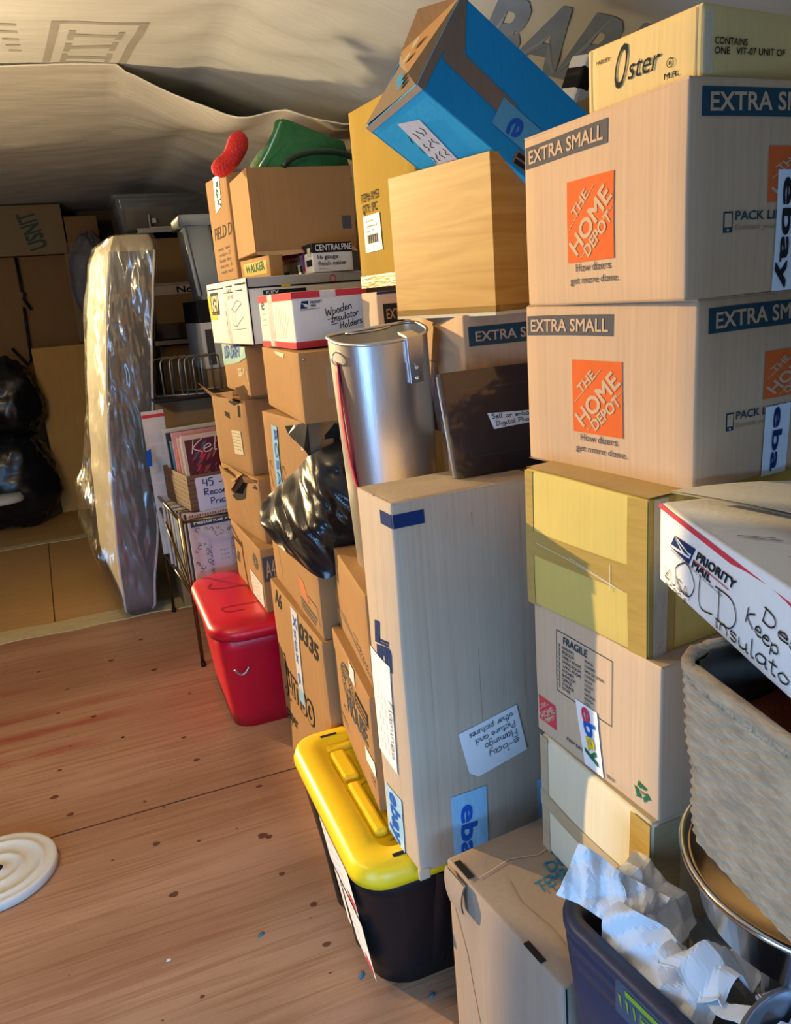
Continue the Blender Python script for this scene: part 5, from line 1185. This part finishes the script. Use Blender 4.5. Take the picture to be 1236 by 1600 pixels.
for i, (cc, nm) in enumerate(cols):
    sleeve(.276 - .0045*i - R.uniform(0, .008), 3.305 + .024*i, .338, .31, .305 - R.uniform(0, .012), .010, .10 + R.uniform(-.02, .02), cc, '%s record sleeve standing in the lower rack tier behind the floral one' % nm, 'lower tier records')
# brown crate on the upper tier
c_yaw = .18; x, y, yaw_, wA, wC, h, z = (.307, 3.3, .18, .356, .36, .152, .647)
BRC = mat('brown_wood_grain_board', (.17, .095, .05), .6, var=.25, scale=5, stretch=(1, 1, 14)); 
def exs(mb, L, F):
    for k in range(7): ribbon(mb, L, [(.0, .015+.02*k), (.356, .013+.02*k)], .0015, DARK, .0006); ribbon(mb, F, [(.0, .013+.02*k), (.36, .015+.02*k)], .0015, DARK, .0006)
CRT, l_, f_ = open_box('record_crate', (x, y, yaw_, wA, wC, h, z), BRC, BRC, .006, 'brown grained crate of records with a handwritten paper sign, on the rack', 'crate', exs)
mb = MB(); mb.face([f_(a, b, .003) for a, b in ((.032, .140), (.20, .138), (.195, -.012), (.034, -.006))], mat('lilac_white_paper', (.68, .68, .80), .6, var=.03))
hand(mb, f_, '45 -', (.062, .098), (.15, .098), (.062, .130), NAVY, .0045, .0045); hand(mb, f_, 'Record', (.062, .060), (.185, .060), (.062, .088), NAVY, .0038, .0045); hand(mb, f_, 'Prices', (.085, .018), (.19, .018), (.085, .046), NAVY, .0038, .0045); mb.build('paper_sign', CRT)
def cpos(a, b): return (x + math.cos(yaw_)*a - math.sin(yaw_)*b, y + math.sin(yaw_)*a + math.cos(yaw_)*b)
def jz(mb, F, w, h):
    rd = random.Random(9); quad(mb, F, [(.012, .012), (w-.012, h-.02)], mat('dark_maroon_print', (.09, .015, .03), .4), .0008)
    for i in range(60):
        a, b = rd.uniform(.03, w-.03), rd.uniform(.03, h-.06); q = rd.uniform(.012, .035); m = rd.choice([mat('skin_print', (.36, .13, .07), .5), PINKRED, mat('plum_print', (.18, .02, .08), .5), mat('steel_blue_print', (.05, .11, .20), .5), mat('rust_print', (.30, .06, .04), .5)])
        mb.face([F(a, b, .0010 + i*.00002), F(a + q*.4, b + q*.25, .0010 + i*.00002), F(a + q*1.1, b + q*1.2, .0010 + i*.00002), F(a + q*.5, b + q*1.0, .0010 + i*.00002)], m)
    hand(mb, F, 'Kellow', (.03, h*.74), (w*.92, h*.78), (.04, h*.92), PAPERP, .004, .003)
specs = [(.012, .10, (.58, .48, .40), 'record sleeve with dark maroon cover and script, front of the brown crate', jz, .31), (.030, .105, (.60, .50, .46), 'pale beige record sleeve behind the maroon covered one in the crate', None, .30), (.075, .10, (.55, .40, .36), 'dusty pink record sleeve in the brown crate', None, .295), (.110, .09, (.66, .17, .07), 'bright orange divider sleeve in the brown crate', None, .24), (.150, .09, (.62, .30, .33), 'rose pink record sleeve rising above the crate', None, .31), (.195, .08, (.10, .22, .27), 'teal record sleeve in the brown crate', None, .27), (.240, .08, (.02, .03, .06), 'navy black record sleeve towards the back of the crate', None, .30), (.300, .08, (.66, .62, .58), 'off white record sleeve at the back of the crate', None, .31)]
for b, ln, cc, lb_, fc, hh in specs:
    px, py = cpos(.012, b); sleeve(px, py, .655, .31, hh, .006, yaw_, cc, lb_, 'records in the brown crate', fc, -.10)
px, py = .198, 3.70
sleeve(.190, 3.72, .36, .10, .68, .012, .12, (.64, .60, .58), 'tall white and pink paper folder standing left of the brown crate', None, lambda mb, F, w, h: (quad(mb, F, [(.0, h-.03), (w, h-.015)], PINKRED, .001), [quad(mb, F, [(.01, h-.1-.06*k), (w-.01, h-.085-.06*k)], PAPERP, .001) for k in range(8)]), .0, 'paper_folder')
mb = MB(); mb.grid(lambda u, v: (.165 + .05*u + .02*math.sin(v*5), 3.66 + .02*u, .78 + .16*v - .03*u), 6, 8, FILM); mb.face([(.175, 3.655, .80), (.20, 3.66, .80), (.205, 3.66, .88), (.18, 3.655, .87)], BLUEINK)
o = mb.build('plastic_pouch'); tag(o, 'small clear pouch with blue print hanging between mattress and records', 'pouch')
# dark crate with the wire sorter on top
c = Carton((.262, 3.935, .05, .30, .40, 1.06, 0), DARKBOX, .002, .004, 50); c.done('dark_crate', 'tall shadowed carton behind the record crate, under the wire sorter')
mb = MB(); mb.box((0, 0, 0), (.34, .34, .014), BLACKP); o = mb.build('black_tray', loc=(.265, 3.80, 1.062), rot=(0, 0, .05), bevel=.003); tag(o, 'flat black tray under the grey wire sorter', 'tray')
ws = empty('wire_file_sorter', (.285, 3.88, 1.077), .04); tag(ws, 'grey wire file sorter with tall looped dividers above the records', 'file sorter')
for i in range(7):
    xx, yy = .040*i - .004*i*(i > 3), .07 - .020*i; pts = [(xx, yy, 0), (xx, yy, .145)] + [(xx + .020*(1-math.cos(a*PI/8)), yy + .02*(1-math.cos(a*PI/8)), .145 + .03*math.sin(a*PI/8)) for a in range(1, 5)] + [(xx + .10, yy + .16, .178), (xx + .118, yy + .18, .165), (xx + .122, yy + .185, .14), (xx + .122, yy + .185, .0)]
    mb = MB(); mb.tube(pts, .0040, WIRE, 8); mb.build('wire_divider', ws)
mb = MB()
mb.tube([(.0, .07, .004), (.24, -.06, .004)], .0045, WIRE, 6); mb.tube([(.12, .255, .004), (.36, .13, .004)], .0045, WIRE, 6)
mb.build('base_wires', ws)

# column behind: white sided carton with black lid and upright plastic bin
Carton((.575, 4.2, 0, .45, .40, 1.165, 0), DARKBOX, .002, .004, 51).done('tall_dark_carton', 'tall shadowed carton behind the torn boxes, supporting a white sided box')
c = Carton((.572, 4.2, .06, .40, .40, .345, 1.168), WHITEB, .002, .004, 52); quad(c.mb, c.L, [(.0, .235), (.40, .345)], INK, .001, 4); quad(c.mb, c.F, [(.0, .235), (.40, .345)], INK, .001, 4); quad(c.mb, c.F, [(.02, .02), (.06, .20)], GREYINK, .001)
c.done('white_sided_box', 'white box with black upper band, behind the big white carton')
t = empty('plastic_bin', (.605, 4.22, 1.516)); tag(t, 'pale grey plastic bin standing upright beside the aqua taped box', 'bin')
mb = MB(); mb.loft([[(x_, y_, z_) for x_, y_ in rrect(w_, .34, .02, 4, -.02*k, 0)] for k, (w_, z_) in enumerate(((.12, .0), (.125, .15), (.13, .36)))], GREYP, True, True); mb.build('bin_body', t)
mb = MB(); mb.loft([[(x_, y_, z_) for x_, y_ in rrect(.17, .37, .025, 4, -.062, -.015)] for z_ in (.362, .405, .412)], GREYP, True, True); mb.build('bin_rim', t)
mb = MB(); mb.tube([(-.012, -.006, .02), (-.045, -.006, .35)], .010, mat('pale_plastic', (.42, .46, .48), .3), 8); mb.build('edge_rib', t)

# ------------------------------------------------------------------ far end of the shed
def shelf_unit(nm, x0, x1, y0, y1, levels, label, mt):
    t = empty(nm, (x0, y0, 0)); tag(t, label, 'shelf')
    for z_ in levels:
        mb = MB(); mb.box((0, 0, z_-.02), (x1-x0, y1-y0, z_), mt); sh = mb.build('shelf_board', t)
        mb = MB(); mb.box((0, -.006, z_-.024), (x1-x0, .0, z_+.006), WIRE); mb.build('front_edge', sh)
    for a, b in ((0, 0), (x1-x0-.03, 0), (0, y1-y0-.03), (x1-x0-.03, y1-y0-.03)):
        mb = MB(); mb.box((a, b, 0), (a+.03, b+.03, levels[-1]), DARK); mb.build('post', t)
    return t
shelf_unit('storage_shelf', .46, 1.55, 5.75, 6.35, (.45, .90, 1.28, 1.66, 2.02), 'dark storage shelf along the far right, loaded with boxes', DARK)
def fbox(x0, y0, z0, w, d, h, m, label, nm='cardboard_box', cat='cardboard box', dec=None, yaw=0):
    c = Carton((x0, y0, yaw, d, w, h, z0), m, .002, .004, int(x0*77 + z0*31) % 60, 4)
    if dec: dec(c)
    c.flaps(along='y', m=m); return c.done(nm, label, cat)
CLR = mat('clear_tub_plastic', (.34, .36, .34), .15, var=.05, alpha=.45, spec=.9)
t = empty('clear_tub', (.36, 5.80, 2.022)); tag(t, 'long clear plastic tub on the top shelf under the ceiling', 'tub')
mb = MB(); mb.loft([[(x_, y_, z_) for x_, y_ in rrect(w_, .45, .03, 4, o_, 0)] for w_, z_, o_ in ((.74, 0, .02), (.80, .20, -.01))], CLR, True, False); mb.build('tub_body', t)
mb = MB(); mb.loft([[(x_, y_, z_) for x_, y_ in rrect(.84, .48, .03, 4, -.03, -.015)] for z_ in (.20, .22, .225)], CLR, True, True); mb.build('tub_lid', t)
mb = MB(); mb.box((.05, .05, .01), (.36, .4, .15), DARKBOX); mb.box((.40, .04, .01), (.70, .40, .05), mat('olive_cloth', (.16, .16, .03), .8)); mb.build('tub_contents', t)
fbox(.50, 5.82, 1.663, .26, .4, .30, DARKBOX, 'brown box on the second shelf down, left end'); fbox(.79, 5.80, 1.663, .34, .4, .32, KRAFT_O, 'orange brown box on the second shelf down, middle', dec=lambda c: c.mb.face([c.F(a, b, .002) for a, b in ((.18, .10), (.30, .10), (.33, .31), (.15, .31))], PAPERP))
fbox(.50, 5.74, 1.40, .60, .5, .255, DARKBOX, 'wide dim box with a pale written strip on the shelf', dec=lambda c: (quad(c.mb, c.F, [(.0, .19), (.60, .25)], PAPERP, .002), text(c.mb, c.F, 'No. OPS', (.16, .20), (.46, .20), (.16, .24), INK, .02, .004)))
fbox(.50, 5.80, .903, .45, .5, .34, DARKBOX, 'dim brown box on the middle shelf'); fbox(.98, 5.80, .903, .45, .5, .30, DARKBOX, 'dim brown box at the right of the middle shelf'); fbox(.50, 5.80, .453, .8, .5, .36, DARKBOX, 'dim wide box on the lowest shelf')
mb = MB(); mb.box((.0, .0, 0), (.006, .05, .085), PAPER); mb.box((.006, .0, .0), (.20, .05, .006), PAPER); mb.box((.02, .0, .03), (.045, .05, .06), PAPER); o = mb.build('white_bracket', loc=(.545, 5.742, 2.026)); tag(o, 'small white bracket on the edge of the top shelf', 'bracket')
fbox(-1.05, 6.95, 0, 1.10, .20, 1.975, KRAFT_O, 'huge flat kraft carton leaning at the back wall under the green lettered box', 'flat_carton')
fbox(-1.05, 6.90, 1.98, 1.06, .40, .36, DARKBOX, 'wide brown carton with green capitals near the ceiling at the back', dec=lambda c: (text(c.mb, c.F, 'USNIT', (.92, .06), (.86, .32), (.80, .03), mat('dull_green_print', (.05, .10, .05), .7), .03, .002), text(c.mb, c.F, 'AM', (.60, .20), (.62, .29), (.56, .20), PAPERP, .0, .002)), yaw=-.02)
fbox(-.375, 6.62, 0, .385, .26, 1.29, card('bright_kraft_board', (.66, .37, .11)), 'upright kraft carton on the floor between black bags and mattress', 'tall_carton')
fbox(.02, 6.9, 2.06, .24, .3, .19, KRAFT_O, 'small kraft box high at the back, right of the green lettered carton'); fbox(-.02, 6.9, 1.30, .42, .3, .76, DARKBOX, 'shadowed carton stack member behind the bubble wrap'); fbox(.02, 6.9, 0, .40, .3, 1.29, DARKBOX, 'shadowed carton standing on the floor behind the mattress')
def blob(nm, loc, sx, sy, sz, m, label, cat, seed, amp=.12, fr=2.2, crease=.06):
    mb = MB()
    def fn(u, v):
        a = 2*PI*u; b = PI*(v-.5); d = Vector((math.cos(b)*math.cos(a), math.cos(b)*math.sin(a), math.sin(b)))
        d.z = max(d.z, -.82); k = 1 + amp*noise.noise(d*fr + Vector((seed, 0, 0))) + crease*abs(noise.noise(d*6 + Vector((0, seed, 0))))*2 - crease
        return (d.x*sx*k, d.y*sy*k, d.z*sz*k)
    mb.grid(fn, 64, 40, m, True, True); o = mb.build(nm, loc=loc); tag(o, label, cat); return o
blob('garbage_bag', (-.66, 6.42, .34), .33, .28, .40, BAGP, 'bulging black garbage bag on the floor at the far left', 'garbage bag', 2)
blob('garbage_bag', (-.62, 6.50, .92), .28, .22, .34, BAGP, 'black garbage bag piled on another against the back carton', 'garbage bag', 5)
blob('bubble_wrap_bundle', (.16, 6.55, 1.74), .17, .16, .36, mat('grey_bubble_wrap', (.20, .19, .18), .4, bump=.6, bscale=60), 'grey bubble wrapped bundle behind the mattress top', 'bundle', 8, .10)
mb = MB(); mb.box((0, 0, 0), (.34, .26, 1.445), DARK); tag(mb.build('dark_cabinet', loc=(.03, 6.42, 0)), 'dark narrow cabinet behind the mattress, under the bubble wrapped bundle', 'cabinet')
mb = MB(); mb.lathe([(0, .05), (.12, .05), (.14, .02), (.14, 0), (0, 0)], WHITEP, 32); o = mb.build('white_bowl', loc=(-.72, 6.10, .26)); tag(o, 'white shallow dish on the black garbage bag at far left', 'dish')
mb = MB()
mb.tube([(-.37, 6.90, 1.97), (-.372, 6.89, 1.72), (-.355, 6.89, 1.70), (-.37, 6.89, 1.66), (-.33, 6.89, 1.58)], .012, BLACKP, 6); o = mb.build('hanging_strap'); tag(o, 'black strap hanging down the front of the huge flat carton', 'strap')
mb = MB(); mb.tube([(-.38, 6.90, 1.60), (-.382, 6.89, 1.55), (-.40, 6.88, 1.20), (-.43, 6.88, 1.16), (-.52, 6.88, 1.30)], .012, BLACKP, 6); o = mb.build('dangling_cord'); tag(o, 'black knotted cord below the hanging strap on the flat carton', 'cord')
